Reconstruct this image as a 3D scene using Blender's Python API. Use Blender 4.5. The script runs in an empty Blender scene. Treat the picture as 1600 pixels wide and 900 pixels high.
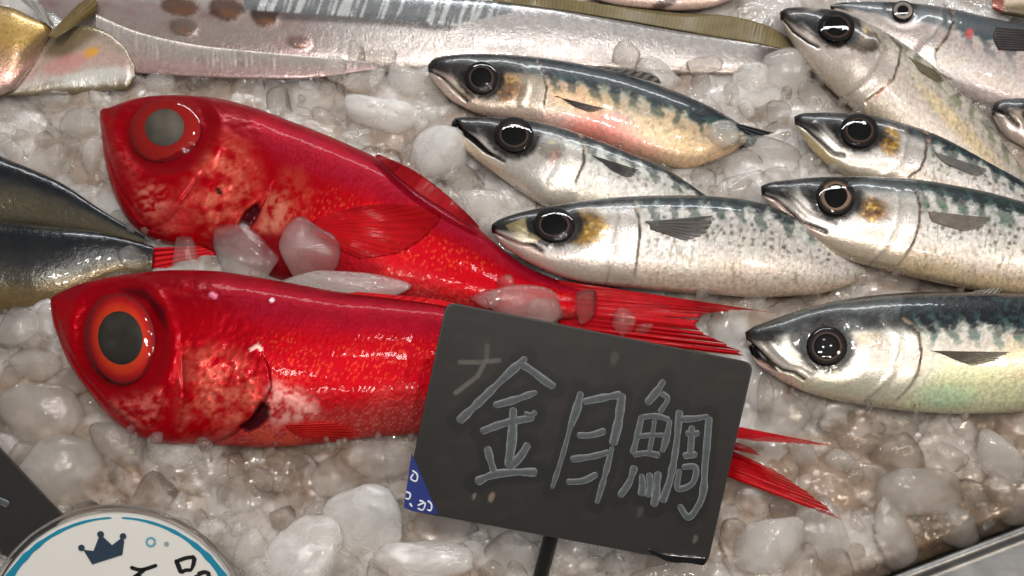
import bpy, math, random
import numpy as np
from mathutils import Vector
S = bpy.context.scene
COL = S.collection
random.seed(7); RNG = np.random.default_rng(7)

# ------------------------------------------------------------------ camera
F = 1716.0                     # focal length in photo pixels (1600 wide)
D0 = 0.57                      # metres to the middle of the ice bed
AL = math.radians(30)          # how far the view leans from straight down
CP = np.array([0.0, -D0*math.sin(AL), D0*math.cos(AL)])
FW = np.array([0.0, math.sin(AL), -math.cos(AL)])
UP = np.array([0.0, math.cos(AL), math.sin(AL)])
RT = np.array([1.0, 0.0, 0.0])
cd = bpy.data.cameras.new('camera'); cam = bpy.data.objects.new('camera', cd); COL.objects.link(cam)
cam.location = CP; cam.rotation_euler = (AL, 0, 0)
cd.sensor_width = 36; cd.lens = 36*F/1600; cd.clip_start = 0.01; cd.clip_end = 50
S.camera = cam

# ------------------------------------------------------------------ light
w = bpy.data.worlds.new('World'); S.world = w; w.use_nodes = True
bg = w.node_tree.nodes['Background']; bg.inputs[0].default_value = (0.96, 0.985, 1.0, 1); bg.inputs[1].default_value = 0.15
def area(name, loc, target, sx, sy, power, col):
    l = bpy.data.lights.new(name, 'AREA'); l.shape = 'RECTANGLE'; l.size = sx; l.size_y = sy; l.energy = power; l.color = col
    o = bpy.data.objects.new(name, l); COL.objects.link(o); o.location = loc
    o.rotation_euler = (Vector(target)-Vector(loc)).to_track_quat('-Z', 'Y').to_euler(); return o
def bulb(name, loc, power, r, col):
    l = bpy.data.lights.new(name, 'POINT'); l.energy = power; l.shadow_soft_size = r; l.color = col
    o = bpy.data.objects.new(name, l); COL.objects.link(o); o.location = loc; return o
area('ceiling_panel', (0.1, 1.55, 0.9), (0.05, 0.05, 0), 1.5, 0.09, 11.0, (0.95, 0.98, 1.0))
area('stall_lamp', (0.75, -0.25, 1.1), (0.25, -0.05, 0), 0.16, 0.16, 4.0, (1.0, 0.86, 0.68))
for i, (x, y, z, c) in enumerate([(-0.36, -0.16, 1.36, 0), (-0.25, -0.22, 1.42, 0), (-0.05, 0.12, 1.40, 0), (0.36, 0.14, 1.40, 0), (-0.12, -0.62, 1.5, 1), (0.10, -0.50, 1.5, 1), (0.34, -0.62, 1.45, 1), (0.0, 0.48, 1.4, 0)]):
    bulb('market_bulb', (x, y, z), 9, 0.038, (1.0, 0.93, 0.84) if c else (1.0, 0.975, 0.95))
S.view_settings.view_transform = 'Standard'; S.view_settings.look = 'None'
S.view_settings.exposure = 0.08; S.view_settings.gamma = 1.0; S.view_settings.use_curve_mapping = False
cy = S.cycles
cy.use_denoising = True
cy.max_bounces = 10; cy.transmission_bounces = 8; cy.transparent_max_bounces = 16; cy.volume_bounces = 6; cy.diffuse_bounces = 3; cy.glossy_bounces = 4
cy.caustics_reflective = False; cy.caustics_refractive = True; cy.blur_glossy = 0.0; cy.sample_clamp_indirect = 15

# ------------------------------------------------------------------ pixel <-> place helpers
def at(px, py, t):
    """point t metres in front of the camera plane on the sight line of photo pixel (px, py)"""
    px = np.asarray(px, float); py = np.asarray(py, float); t = np.asarray(t, float)
    d = FW + ((px-800)/F)[..., None]*RT - ((py-450)/F)[..., None]*UP
    return CP + d*t[..., None]
def tz(py, z):
    """depth at which the sight line of row py meets height z"""
    dz = FW[2] - (np.asarray(py, float)-450)/F*UP[2]
    return (np.asarray(z, float)-CP[2])/dz
def P(px, py, z): return at(px, py, tz(py, z))

# ------------------------------------------------------------------ numeric helpers
_T = np.random.default_rng(3).random((256, 256))
def vnoise(x, y, seed=0):
    x = np.asarray(x, float)+seed*17.31; y = np.asarray(y, float)+seed*9.77
    xi = np.floor(x).astype(int); yi = np.floor(y).astype(int); fx = x-xi; fy = y-yi
    fx = fx*fx*(3-2*fx); fy = fy*fy*(3-2*fy)
    g = lambda a, b: _T[a & 255, b & 255]
    return (g(xi, yi)*(1-fx)+g(xi+1, yi)*fx)*(1-fy)+(g(xi, yi+1)*(1-fx)+g(xi+1, yi+1)*fx)*fy
def fbm(x, y, seed=0, n=4):
    s = 0; a = 0.5; tot = 0
    for k in range(n):
        c_, s_ = math.cos(0.5+1.1*k+seed), math.sin(0.5+1.1*k+seed)
        s = s+a*vnoise((x*c_-y*s_)*2**k, (x*s_+y*c_)*2**k, seed+k*5); tot += a; a *= 0.55
    return s/tot
def worley(x, y, seed=0, jit=0.85):
    """distance to nearest jittered cell centre, its hash, and the offset"""
    x = np.asarray(x, float); y = np.asarray(y, float)
    xi = np.floor(x).astype(int); yi = np.floor(y).astype(int)
    best = np.full(x.shape, 9.0); h = np.zeros(x.shape); second = best.copy()
    for dx in (-1, 0, 1):
        for dy in (-1, 0, 1):
            cx = xi+dx; cyy = yi+dy
            r1 = _T[(cx+seed*13) & 255, (cyy+seed*29) & 255]; r2 = _T[(cx+91+seed*7) & 255, (cyy+37+seed*3) & 255]
            d = np.hypot(cx+0.5+jit*(r1-0.5)-x, cyy+0.5+jit*(r2-0.5)-y)
            m = d < best
            second = np.where(m, best, np.minimum(second, d))
            best = np.where(m, d, best); h = np.where(m, _T[(cx+55) & 255, (cyy+101) & 255], h)
    return best, h, second
def sst(a, b, x):
    t = np.clip((np.asarray(x, float)-a)/(b-a), 0, 1); return t*t*(3-2*t)
def lin(r, g, b):
    c = np.array([r, g, b], float)/255
    return np.where(c <= 0.04045, c/12.92, ((c+0.055)/1.055)**2.4)
def blend(col, new, m):
    m = np.clip(np.asarray(m, float), 0, 1)[..., None]; return col*(1-m)+np.asarray(new)*m
def pdist(X, Y, pts):
    """distance to a polyline"""
    best = np.full(np.shape(X), 1e9)
    for (x0, y0), (x1, y1) in zip(pts[:-1], pts[1:]):
        dx, dy = x1-x0, y1-y0; L = dx*dx+dy*dy+1e-9
        u = np.clip(((X-x0)*dx+(Y-y0)*dy)/L, 0, 1)
        best = np.minimum(best, np.hypot(X-x0-u*dx, Y-y0-u*dy))
    return best
def pin(X, Y, pts):
    """inside a polygon"""
    r = np.zeros(np.shape(X), bool); n = len(pts)
    for i in range(n):
        x0, y0 = pts[i]; x1, y1 = pts[(i+1) % n]
        c = ((y0 > Y) != (y1 > Y)) & (X < (x1-x0)*(Y-y0)/(y1-y0+1e-12)+x0)
        r ^= c
    return r
def psoft(X, Y, pts, s):
    d = pdist(X, Y, list(pts)+[pts[0]]); d = np.where(pin(X, Y, pts), d, -d)
    return sst(-s, s, d)
def ell(X, Y, cx, cy_, rx, ry, rot=0):
    c, s = math.cos(math.radians(rot)), math.sin(math.radians(rot))
    dx, dy = X-cx, Y-cy_
    return np.hypot((dx*c+dy*s)/rx, (-dx*s+dy*c)/ry)
def spline(pts, n, par=None, out=None):
    """smooth curve through rows of pts"""
    p = np.asarray(pts, float); m = len(p)
    if par is None:
        par = np.concatenate([[0], np.cumsum(np.maximum(np.linalg.norm(np.diff(p, axis=0), axis=1), 1e-6))])
    if out is None: out = np.linspace(par[0], par[-1], n)
    dl = np.diff(p, axis=0)/np.diff(par)[:, None]
    tg = np.empty_like(p); tg[0] = dl[0]; tg[-1] = dl[-1]
    if m > 2:
        h = np.diff(par)[:, None]
        tg[1:-1] = (dl[:-1]*h[1:]+dl[1:]*h[:-1])/(h[1:]+h[:-1])
    k = np.clip(np.searchsorted(par, out, side='right')-1, 0, m-2)
    h = (par[k+1]-par[k])[:, None]; u = ((out-par[k])[:, None])/h
    return (2*u**3-3*u**2+1)*p[k]+(u**3-2*u**2+u)*h*tg[k]+(-2*u**3+3*u**2)*p[k+1]+(u**3-u**2)*h*tg[k+1]

# ------------------------------------------------------------------ mesh helpers
def mesh_from(name, co, faces, mat, cols=None, prm=None, uv=None, smooth=True):
    co = np.asarray(co, np.float32).reshape(-1, 3); faces = np.asarray(faces, np.int32)
    me = bpy.data.meshes.new(name); k = faces.shape[1]
    me.vertices.add(len(co)); me.vertices.foreach_set('co', co.ravel())
    me.loops.add(faces.size); me.loops.foreach_set('vertex_index', faces.ravel())
    me.polygons.add(len(faces)); me.polygons.foreach_set('loop_start', np.arange(0, faces.size, k, dtype=np.int32))
    me.polygons.foreach_set('use_smooth', np.full(len(faces), smooth))
    me.update(calc_edges=True); me.validate()
    def attr(nm, a):
        a = np.asarray(a, np.float32).reshape(len(co), -1)
        if a.shape[1] == 3: a = np.concatenate([a, np.ones((len(co), 1), np.float32)], 1)
        d = me.attributes.new(nm, 'FLOAT_COLOR', 'POINT'); d.data.foreach_set('color', a.ravel())
    if cols is not None: attr('col', cols)
    if prm is not None: attr('prm', prm)
    if uv is not None:
        l = me.uv_layers.new(name='uv'); u = np.asarray(uv, np.float32).reshape(-1, 2)[faces.ravel()]
        l.data.foreach_set('uv', u.ravel())
    me.materials.append(mat); return me
def gridfaces(r, c, wrap=False, flip=False, off=0):
    i = np.arange(r-1)[:, None]; j = np.arange(c if wrap else c-1)[None, :]; j2 = (j+1) % c
    q = np.stack([i*c+j, i*c+j2, (i+1)*c+j2, (i+1)*c+j], -1).reshape(-1, 4)+off
    return q[:, ::-1] if flip else q
def link(name, me, parent=None):
    o = bpy.data.objects.new(name, me); COL.objects.link(o)
    if parent is not None:
        o.parent = parent; o.matrix_parent_inverse = parent.matrix_world.inverted() if False else o.matrix_parent_inverse
        o.location = -Vector(parent.location)
    return o
def thing(name, label, cat, loc, group=None):
    o = bpy.data.objects.new(name, None); COL.objects.link(o); o.location = loc; o.empty_display_size = 0.01
    o['label'] = label; o['category'] = cat
    if group: o['group'] = group
    return o
def tag(o, label, cat, group=None):
    o['label'] = label; o['category'] = cat
    if group: o['group'] = group
    return o

# ------------------------------------------------------------------ materials
def newmat(name):
    m = bpy.data.materials.new(name); m.use_nodes = True
    return m, m.node_tree, m.node_tree.nodes['Principled BSDF']
def N(nt, t, **kw):
    n = nt.nodes.new(t)
    for k, v in kw.items():
        if k in n.inputs.keys(): n.inputs[k].default_value = v
        else: setattr(n, k, v)
    return n
def bump_chain(nt, bsdf, src, items):
    """items: (socket, strength, distance)"""
    prev = None
    for sock, st, di in items:
        b = N(nt, 'ShaderNodeBump'); b.inputs['Strength'].default_value = st; b.inputs['Distance'].default_value = di
        nt.links.new(sock, b.inputs['Height'])
        if prev: nt.links.new(prev.outputs[0], b.inputs['Normal'])
        prev = b
    nt.links.new(prev.outputs[0], bsdf.inputs['Normal']); return prev
def fish_mat(name, coat=0.6, fine=0.25, scale_px=7.0, scale_st=0.25, coat_rough=0.12, sss=0.0, spec=None):
    m, nt, b = newmat(name)
    a = N(nt, 'ShaderNodeAttribute', attribute_name='col'); nt.links.new(a.outputs['Color'], b.inputs['Base Color'])
    p = N(nt, 'ShaderNodeAttribute', attribute_name='prm'); sp = N(nt, 'ShaderNodeSeparateColor')
    nt.links.new(p.outputs['Color'], sp.inputs[0]); nt.links.new(sp.outputs[0], b.inputs['Roughness']); nt.links.new(sp.outputs[1], b.inputs['Metallic'])
    uv = N(nt, 'ShaderNodeUVMap', uv_map='uv')
    n1 = N(nt, 'ShaderNodeTexNoise', Scale=32.0, Detail=4.0); nt.links.new(uv.outputs[0], n1.inputs['Vector'])
    vo = N(nt, 'ShaderNodeTexVoronoi', Scale=100.0/scale_px, Randomness=0.8); nt.links.new(uv.outputs[0], vo.inputs['Vector'])
    mu = N(nt, 'ShaderNodeMath', operation='MULTIPLY'); nt.links.new(vo.outputs['Distance'], mu.inputs[0]); nt.links.new(sp.outputs[2], mu.inputs[1])
    bump_chain(nt, b, None, [(n1.outputs[0], fine, 0.0012), (mu.outputs[0], scale_st, -0.0016)])
    b.inputs['Coat Weight'].default_value = coat; b.inputs['Coat Roughness'].default_value = coat_rough; b.inputs['Coat IOR'].default_value = 1.35
    if spec: b.inputs['Specular IOR Level'].default_value = spec; b.inputs['Specular Tint'].default_value = (1.0, 0.12, 0.18, 1)
    if sss:
        b.inputs['Subsurface Weight'].default_value = sss; b.inputs['Subsurface Radius'].default_value = (0.004, 0.0012, 0.0008); b.inputs['Subsurface Scale'].default_value = 1.0
    return m
M_MACK = fish_mat('mackerel_skin', 0.6, 0.12, 5.0, 0.035, 0.06)
M_RED = fish_mat('red_fish_skin', 0.16, 0.07, 8.0, 0.07, 0.07, spec=0.3)
M_SILV = fish_mat('silver_skin', 0.6, 0.14, 6.0, 0.06, 0.07)
def eye_mat(name, rough=0.08):
    m, nt, b = newmat(name); a = N(nt, 'ShaderNodeAttribute', attribute_name='col'); nt.links.new(a.outputs['Color'], b.inputs['Base Color'])
    b.inputs['Roughness'].default_value = 0.5; b.inputs['Specular IOR Level'].default_value = 0.1; b.inputs['Coat Weight'].default_value = 0.0; b.inputs['Coat Roughness'].default_value = 0.02; b.inputs['Coat IOR'].default_value = 1.4
    tc = N(nt, 'ShaderNodeTexCoord'); n = N(nt, 'ShaderNodeTexNoise', Scale=140.0, Detail=2.0); nt.links.new(tc.outputs['Object'], n.inputs['Vector'])
    bu = N(nt, 'ShaderNodeBump'); bu.inputs['Strength'].default_value = 0.08; bu.inputs['Distance'].default_value = 0.002
    nt.links.new(n.outputs[0], bu.inputs['Height']); nt.links.new(bu.outputs[0], b.inputs['Coat Normal'])
    return m
M_EYE = eye_mat('eye_surface')
def fin_mat(name, metal, coat=0.4):
    m, nt, b = newmat(name); a = N(nt, 'ShaderNodeAttribute', attribute_name='col'); nt.links.new(a.outputs['Color'], b.inputs['Base Color'])
    p = N(nt, 'ShaderNodeAttribute', attribute_name='prm'); sp = N(nt, 'ShaderNodeSeparateColor'); nt.links.new(p.outputs['Color'], sp.inputs[0])
    nt.links.new(sp.outputs[0], b.inputs['Alpha'])
    b.inputs['Metallic'].default_value = metal; b.inputs['Roughness'].default_value = 0.45; b.inputs['Specular IOR Level'].default_value = 0.1; b.inputs['Coat Weight'].default_value = coat; b.inputs['Coat Roughness'].default_value = 0.12
    return m
M_FIN = fin_mat('fin_membrane', 0.0, 0.08); M_FINRED = fin_mat('red_fin_membrane', 0.45, 0.05)
def ice_mat(name, base, tr0, tr1, rough, bumps=1.0, sssr=0.008, nscale=45.0, col_attr=False):
    m, nt, b = newmat(name)
    tc = N(nt, 'ShaderNodeTexCoord'); oi = N(nt, 'ShaderNodeObjectInfo')
    ad = N(nt, 'ShaderNodeVectorMath', operation='ADD'); nt.links.new(tc.outputs['Object'], ad.inputs[0]); nt.links.new(oi.outputs['Random'], ad.inputs[1])
    if col_attr:
        a = N(nt, 'ShaderNodeAttribute', attribute_name='col'); nt.links.new(a.outputs['Color'], b.inputs['Base Color'])
    else: b.inputs['Base Color'].default_value = (*base, 1)
    b.inputs['Roughness'].default_value = rough; b.inputs['IOR'].default_value = 1.6
    b.inputs['Subsurface Weight'].default_value = 1.0; b.inputs['Subsurface Radius'].default_value = (1, 0.95, 0.9); b.inputs['Subsurface Scale'].default_value = sssr
    n2 = N(nt, 'ShaderNodeTexNoise', Scale=190.0, Detail=2.0); nt.links.new(ad.outputs[0], n2.inputs['Vector'])
    n3 = N(nt, 'ShaderNodeTexNoise', Scale=700.0, Detail=2.0); nt.links.new(ad.outputs[0], n3.inputs['Vector'])
    bump_chain(nt, b, None, [(n2.outputs[0], 0.35*bumps, 0.004), (n3.outputs[0], 0.18*bumps, 0.0012)])
    return m
def lump_mat(name, density, clear, rough, cloud=(0.0, 0.5), tint=(1, 0.985, 0.965), bumps=1.0, white=(0.86, 0.84, 0.82), unit=True):
    """ice with a wet skin: part bends light, part lets it straight through, and a cloudy inside"""
    m, nt, b = newmat(name); nt.nodes.remove(b); out = nt.nodes['Material Output']
    tc = N(nt, 'ShaderNodeTexCoord'); oi = N(nt, 'ShaderNodeObjectInfo')
    ad = N(nt, 'ShaderNodeVectorMath', operation='ADD'); nt.links.new(tc.outputs['Object'], ad.inputs[0]); nt.links.new(oi.outputs['Random'], ad.inputs[1])
    s = 1.0 if unit else 60.0
    prev = None
    for sc, st, di in ((2.2*s, 0.35*bumps, 0.0016), (8.0*s, 0.25*bumps, 0.0006), (24.0*s, 0.10*bumps, 0.0003)):
        n = N(nt, 'ShaderNodeTexNoise', Scale=sc, Detail=2.0); nt.links.new(ad.outputs[0], n.inputs['Vector'])
        bu = N(nt, 'ShaderNodeBump'); bu.inputs['Strength'].default_value = st; bu.inputs['Distance'].default_value = di
        nt.links.new(n.outputs[0], bu.inputs['Height'])
        if prev: nt.links.new(prev.outputs[0], bu.inputs['Normal'])
        prev = bu
    fr = N(nt, 'ShaderNodeFresnel'); fr.inputs['IOR'].default_value = 1.5; nt.links.new(prev.outputs[0], fr.inputs['Normal'])
    ge = N(nt, 'ShaderNodeNewGeometry'); inv = N(nt, 'ShaderNodeMath', operation='SUBTRACT'); inv.inputs[0].default_value = 1.0; nt.links.new(ge.outputs['Backfacing'], inv.inputs[1])
    fm = N(nt, 'ShaderNodeMath', operation='MULTIPLY'); nt.links.new(fr.outputs[0], fm.inputs[0]); nt.links.new(inv.outputs[0], fm.inputs[1])
    gl = N(nt, 'ShaderNodeBsdfGlossy'); gl.inputs['Roughness'].default_value = rough; nt.links.new(prev.outputs[0], gl.inputs['Normal'])
    tr = N(nt, 'ShaderNodeBsdfTransparent'); tr.inputs[0].default_value = (*tint, 1)
    rf = N(nt, 'ShaderNodeBsdfRefraction'); rf.inputs['Color'].default_value = (*tint, 1); rf.inputs['Roughness'].default_value = rough; rf.inputs['IOR'].default_value = 1.31
    nt.links.new(prev.outputs[0], rf.inputs['Normal'])
    m1_ = N(nt, 'ShaderNodeMixShader'); m1_.inputs[0].default_value = clear
    nt.links.new(tr.outputs[0], m1_.inputs[1]); nt.links.new(rf.outputs[0], m1_.inputs[2])
    ss = N(nt, 'ShaderNodeSubsurfaceScattering'); ss.inputs['Color'].default_value = (*white, 1); ss.inputs['Radius'].default_value = (1, 0.95, 0.9); ss.inputs['Scale'].default_value = 0.014
    cn = N(nt, 'ShaderNodeTexNoise', Scale=1.6*s, Detail=4.0, Distortion=0.6); nt.links.new(ad.outputs[0], cn.inputs['Vector'])
    cm = N(nt, 'ShaderNodeMapRange'); cm.inputs[1].default_value = 0.38; cm.inputs[2].default_value = 0.62; cm.inputs[3].default_value = cloud[0]; cm.inputs[4].default_value = cloud[1]; nt.links.new(cn.outputs[0], cm.inputs[0])
    m3_ = N(nt, 'ShaderNodeMixShader'); nt.links.new(cm.outputs[0], m3_.inputs[0]); nt.links.new(m1_.outputs[0], m3_.inputs[1]); nt.links.new(ss.outputs[0], m3_.inputs[2])
    m2_ = N(nt, 'ShaderNodeMixShader'); nt.links.new(fm.outputs[0], m2_.inputs[0]); nt.links.new(m3_.outputs[0], m2_.inputs[1]); nt.links.new(gl.outputs[0], m2_.inputs[2])
    nt.links.new(m2_.outputs[0], out.inputs['Surface'])
    if density:
        vs = N(nt, 'ShaderNodeVolumeScatter'); vs.inputs['Density'].default_value = density; vs.inputs['Anisotropy'].default_value = 0.2; vs.inputs['Color'].default_value = (0.997, 0.992, 0.986, 1)
        nt.links.new(vs.outputs[0], out.inputs['Volume'])
    return m
M_ICE_MILK = lump_mat('milky_ice', 125, 0.15, 0.025, (0.03, 0.16), bumps=1.2)
M_ICE_THIN = lump_mat('half_clear_ice', 52, 0.28, 0.02, (0.0, 0.07), bumps=1.2)
M_ICE_WHITE = lump_mat('white_ice', 200, 0.06, 0.06, (0.1, 0.3), bumps=1.5, white=(0.93, 0.915, 0.90))
M_ICE_CLEAR = lump_mat('clear_ice', 22, 0.45, 0.01, (0.0, 0.03), bumps=1.6)
M_ICE_BED = ice_mat('ice_bed_surface', (0.6, 0.57, 0.54), 0.0, 0.0, 0.04, 0.8, 0.022, col_attr=True)
M_ICE_CRUSH = lump_mat('crushed_ice_surface', 50, 0.3, 0.015, (0.0, 0.05), bumps=1.2, unit=False)
def cornea_mat():
    m, nt, b = newmat('wet_cornea'); nt.nodes.remove(b); out = nt.nodes['Material Output']
    tc = N(nt, 'ShaderNodeTexCoord'); n = N(nt, 'ShaderNodeTexNoise', Scale=160.0, Detail=2.0); nt.links.new(tc.outputs['Object'], n.inputs['Vector'])
    bu = N(nt, 'ShaderNodeBump'); bu.inputs['Strength'].default_value = 0.10; bu.inputs['Distance'].default_value = 0.0012; nt.links.new(n.outputs[0], bu.inputs['Height'])
    fr = N(nt, 'ShaderNodeFresnel'); fr.inputs['IOR'].default_value = 1.5; nt.links.new(bu.outputs[0], fr.inputs['Normal'])
    gl = N(nt, 'ShaderNodeBsdfGlossy'); gl.inputs['Roughness'].default_value = 0.015; nt.links.new(bu.outputs[0], gl.inputs['Normal'])
    tr = N(nt, 'ShaderNodeBsdfTransparent'); mx = N(nt, 'ShaderNodeMixShader'); nt.links.new(fr.outputs[0], mx.inputs[0]); nt.links.new(tr.outputs[0], mx.inputs[1]); nt.links.new(gl.outputs[0], mx.inputs[2])
    nt.links.new(mx.outputs[0], out.inputs['Surface']); return m
M_CORNEA = cornea_mat()

# ------------------------------------------------------------------ fish builder
class Fish: pass
FISH = []
def build_body(stations, z, thick, paint, name, label, cat, mat, step=2.0, group=None, ztail=None, power=0.85, root=None, tilt=0.5):
    """body lofted through (top x, top y, bottom x, bottom y) stations; paint returns colour, (rough, metal, scale) and relief in mm"""
    st = np.asarray(stations, float)
    cpt = (st[:, :2]+st[:, 2:])/2
    par = np.concatenate([[0], np.cumsum(np.maximum(np.linalg.norm(np.diff(cpt, axis=0), axis=1), 1.0))])
    L = par[-1]; ns = int(L/step)+2
    u = np.linspace(0, 1, ns); out = par[-1]*np.where(u < 0.08, u*u/0.16+u*0.5, u)      # closer rows at the snout
    out = np.sort(out)
    q = spline(st, ns, par, out)
    top, bot = q[:, :2], q[:, 2:]; c = (top+bot)/2; h = (top-bot)/2; hl = np.linalg.norm(h, axis=1)
    nf = int(np.max(hl)*math.pi/2/step*1.15)+6; nb = 14
    th = np.concatenate([np.linspace(0, math.pi, nf), np.linspace(math.pi, 2*math.pi, nb+2)[1:-1]])
    a = np.cos(th); b = np.sign(np.sin(th))*np.abs(np.sin(th))**power
    X = c[:, None, 0]+h[:, None, 0]*a; Y = c[:, None, 1]+h[:, None, 1]*a
    zc = np.interp(out, [0, L*0.55, L], [z, z, z if ztail is None else ztail])
    tc = tz(c[:, 1], zc)
    t = tc[:, None]+tilt*(tz(Y, zc[:, None])-tc[:, None])
    T = thick*hl*(tc/F)
    U = np.broadcast_to(out[:, None], X.shape); Wd = hl[:, None]*a[None, :]; V = np.broadcast_to(a[None, :], X.shape)
    f = Fish(); f.X, f.Y, f.U, f.W, f.V, f.L = X, Y, U, Wd, V, L
    col, prm, rel = paint(f)
    t = t-T[:, None]*b[None, :]-rel*0.001*np.clip(np.sin(th)*3, 0, 1)[None, :]
    f.t = t; f.nf = nf; f.top, f.bot, f.zc, f.out = top, bot, zc, out
    co = at(X, Y, t)
    k = ns//3; loc = P(c[k, 0], c[k, 1], 0.0)
    if root is None: root = thing(name, label, cat, loc, group)
    f.root = root; f.name = name
    uv = np.stack([U/100, Wd/100], -1)
    me = mesh_from('body', co, gridfaces(ns, len(th), True, True), mat, col, prm, uv)
    f.body = link('body', me, root)
    FISH.append(f); return f
def depth(f, px, py):
    X = f.X[:, :f.nf]; Y = f.Y[:, :f.nf]; tt = f.t[:, :f.nf]
    px = np.atleast_1d(np.asarray(px, float)); py = np.atleast_1d(np.asarray(py, float)); sh = px.shape
    px = px.ravel(); py = py.ravel(); r = np.empty(len(px)); xf, yf, tf = X[::2, ::2].ravel(), Y[::2, ::2].ravel(), tt[::2, ::2].ravel()
    for i in range(0, len(px), 64):
        d = (px[i:i+64, None]-xf)**2+(py[i:i+64, None]-yf)**2
        k = np.argpartition(d, 7, 1)[:, :7]; dd = np.take_along_axis(d, k, 1); wt = 1/(dd+3.0)
        r[i:i+64] = (tf[k]*wt).sum(1)/wt.sum(1)
    return r.reshape(sh)
def build_eye(f, cx, cy_, rx, ry, rot, rings, pupil, bulge=0.42, pup_col=(8, 7, 7), lift=0.0016, pup_off=(0, 0), noise=0.25, flat=1.0):
    """rings: (radius, colour) from centre outward; the pupil is a dome of its own"""
    c_, s_ = math.cos(math.radians(rot)), math.sin(math.radians(rot))
    def dome(r0, n_r, n_t, ox, oy, hgt, base, colf, sx, sy):
        r = np.linspace(0, 1, n_r); a = np.linspace(0, 2*math.pi, n_t, endpoint=False)
        R, A = np.meshgrid(r, a, indexing='ij')
        lx, ly = R*np.cos(A)*sx, R*np.sin(A)*sy
        X = cx+ox+lx*c_-ly*s_; Y = cy_+oy+lx*s_+ly*c_
        t = plane(X, Y)-base-hgt*np.sqrt(np.clip(1-(R*0.97)**2, 0, 1))
        return X, Y, t, R, A
    ex = np.array([rx, 0, -rx, 0]); ey = np.array([0, ry, 0, -ry])
    px = cx+ex*c_-ey*s_; py = cy_+ex*s_+ey*c_; d = depth(f, px, py)
    A_ = np.stack([px-cx, py-cy_, np.ones(4)], 1); g = np.linalg.lstsq(A_, d, rcond=None)[0]
    g[0] *= flat; g[1] *= flat
    plane = lambda X, Y: g[2]+g[0]*(X-cx)+g[1]*(Y-cy_)
    pxm = g[2]/F
    hb = bulge*min(rx, ry)*pxm
    X, Y, t, R, A = dome(0, 24, 48, 0, 0, hb*0.55, lift-0.0012, None, rx, ry)
    rr = np.array([q[0] for q in rings]); cc = np.array([lin(*q[1]) for q in rings])
    Rn = R+0.035*(fbm(np.cos(A)*2+X/60, np.sin(A)*2+Y/60, 4, 3)-0.5)
    col = np.stack([np.interp(Rn, rr, cc[:, k]) for k in range(3)], -1)*(1-noise/2+noise*fbm(A*6, R*3, 3)[..., None])
    eye = link('eye', mesh_from('eye', at(X, Y, t), gridfaces(24, 48, True, False), M_EYE, col), f.root)
    X, Y, t, R, A = dome(0, 24, 48, 0, 0, hb, lift-0.0012, None, rx*1.0, ry*1.0)
    kc = link('cornea', mesh_from('cornea', at(X, Y, t-0.0002), gridfaces(24, 48, True, False), M_CORNEA)); kc.parent = eye
    prx, pry = pupil
    Rm = np.hypot(prx/rx, pry/ry)/1.414
    X2, Y2, t2, R2, A2 = dome(0, 14, 40, pup_off[0], pup_off[1], 0, 0, None, prx, pry)
    # sit on the dome: same dome height formula by radius in the eye
    dx, dy = X2-cx, Y2-cy_; Re = np.hypot((dx*c_+dy*s_)/rx, (-dx*s_+dy*c_)/ry)
    t2 = plane(X2, Y2)-(lift-0.0012)-hb*0.55*np.sqrt(np.clip(1-(Re*0.97)**2, 0, 1))-0.0002-0.12*hb*np.sqrt(np.clip(1-R2**2, 0, 1))
    c2 = np.broadcast_to(lin(*pup_col), X2.shape+(3,))*(0.35+1.1*fbm(X2/26, Y2/26, 8, 2)[..., None])*(1.15-0.5*R2**3)[..., None]
    pu = link('pupil', mesh_from('pupil', at(X2, Y2, t2), gridfaces(14, 40, True, False), M_EYE, c2), None)
    pu.parent = eye
    return eye
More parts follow.
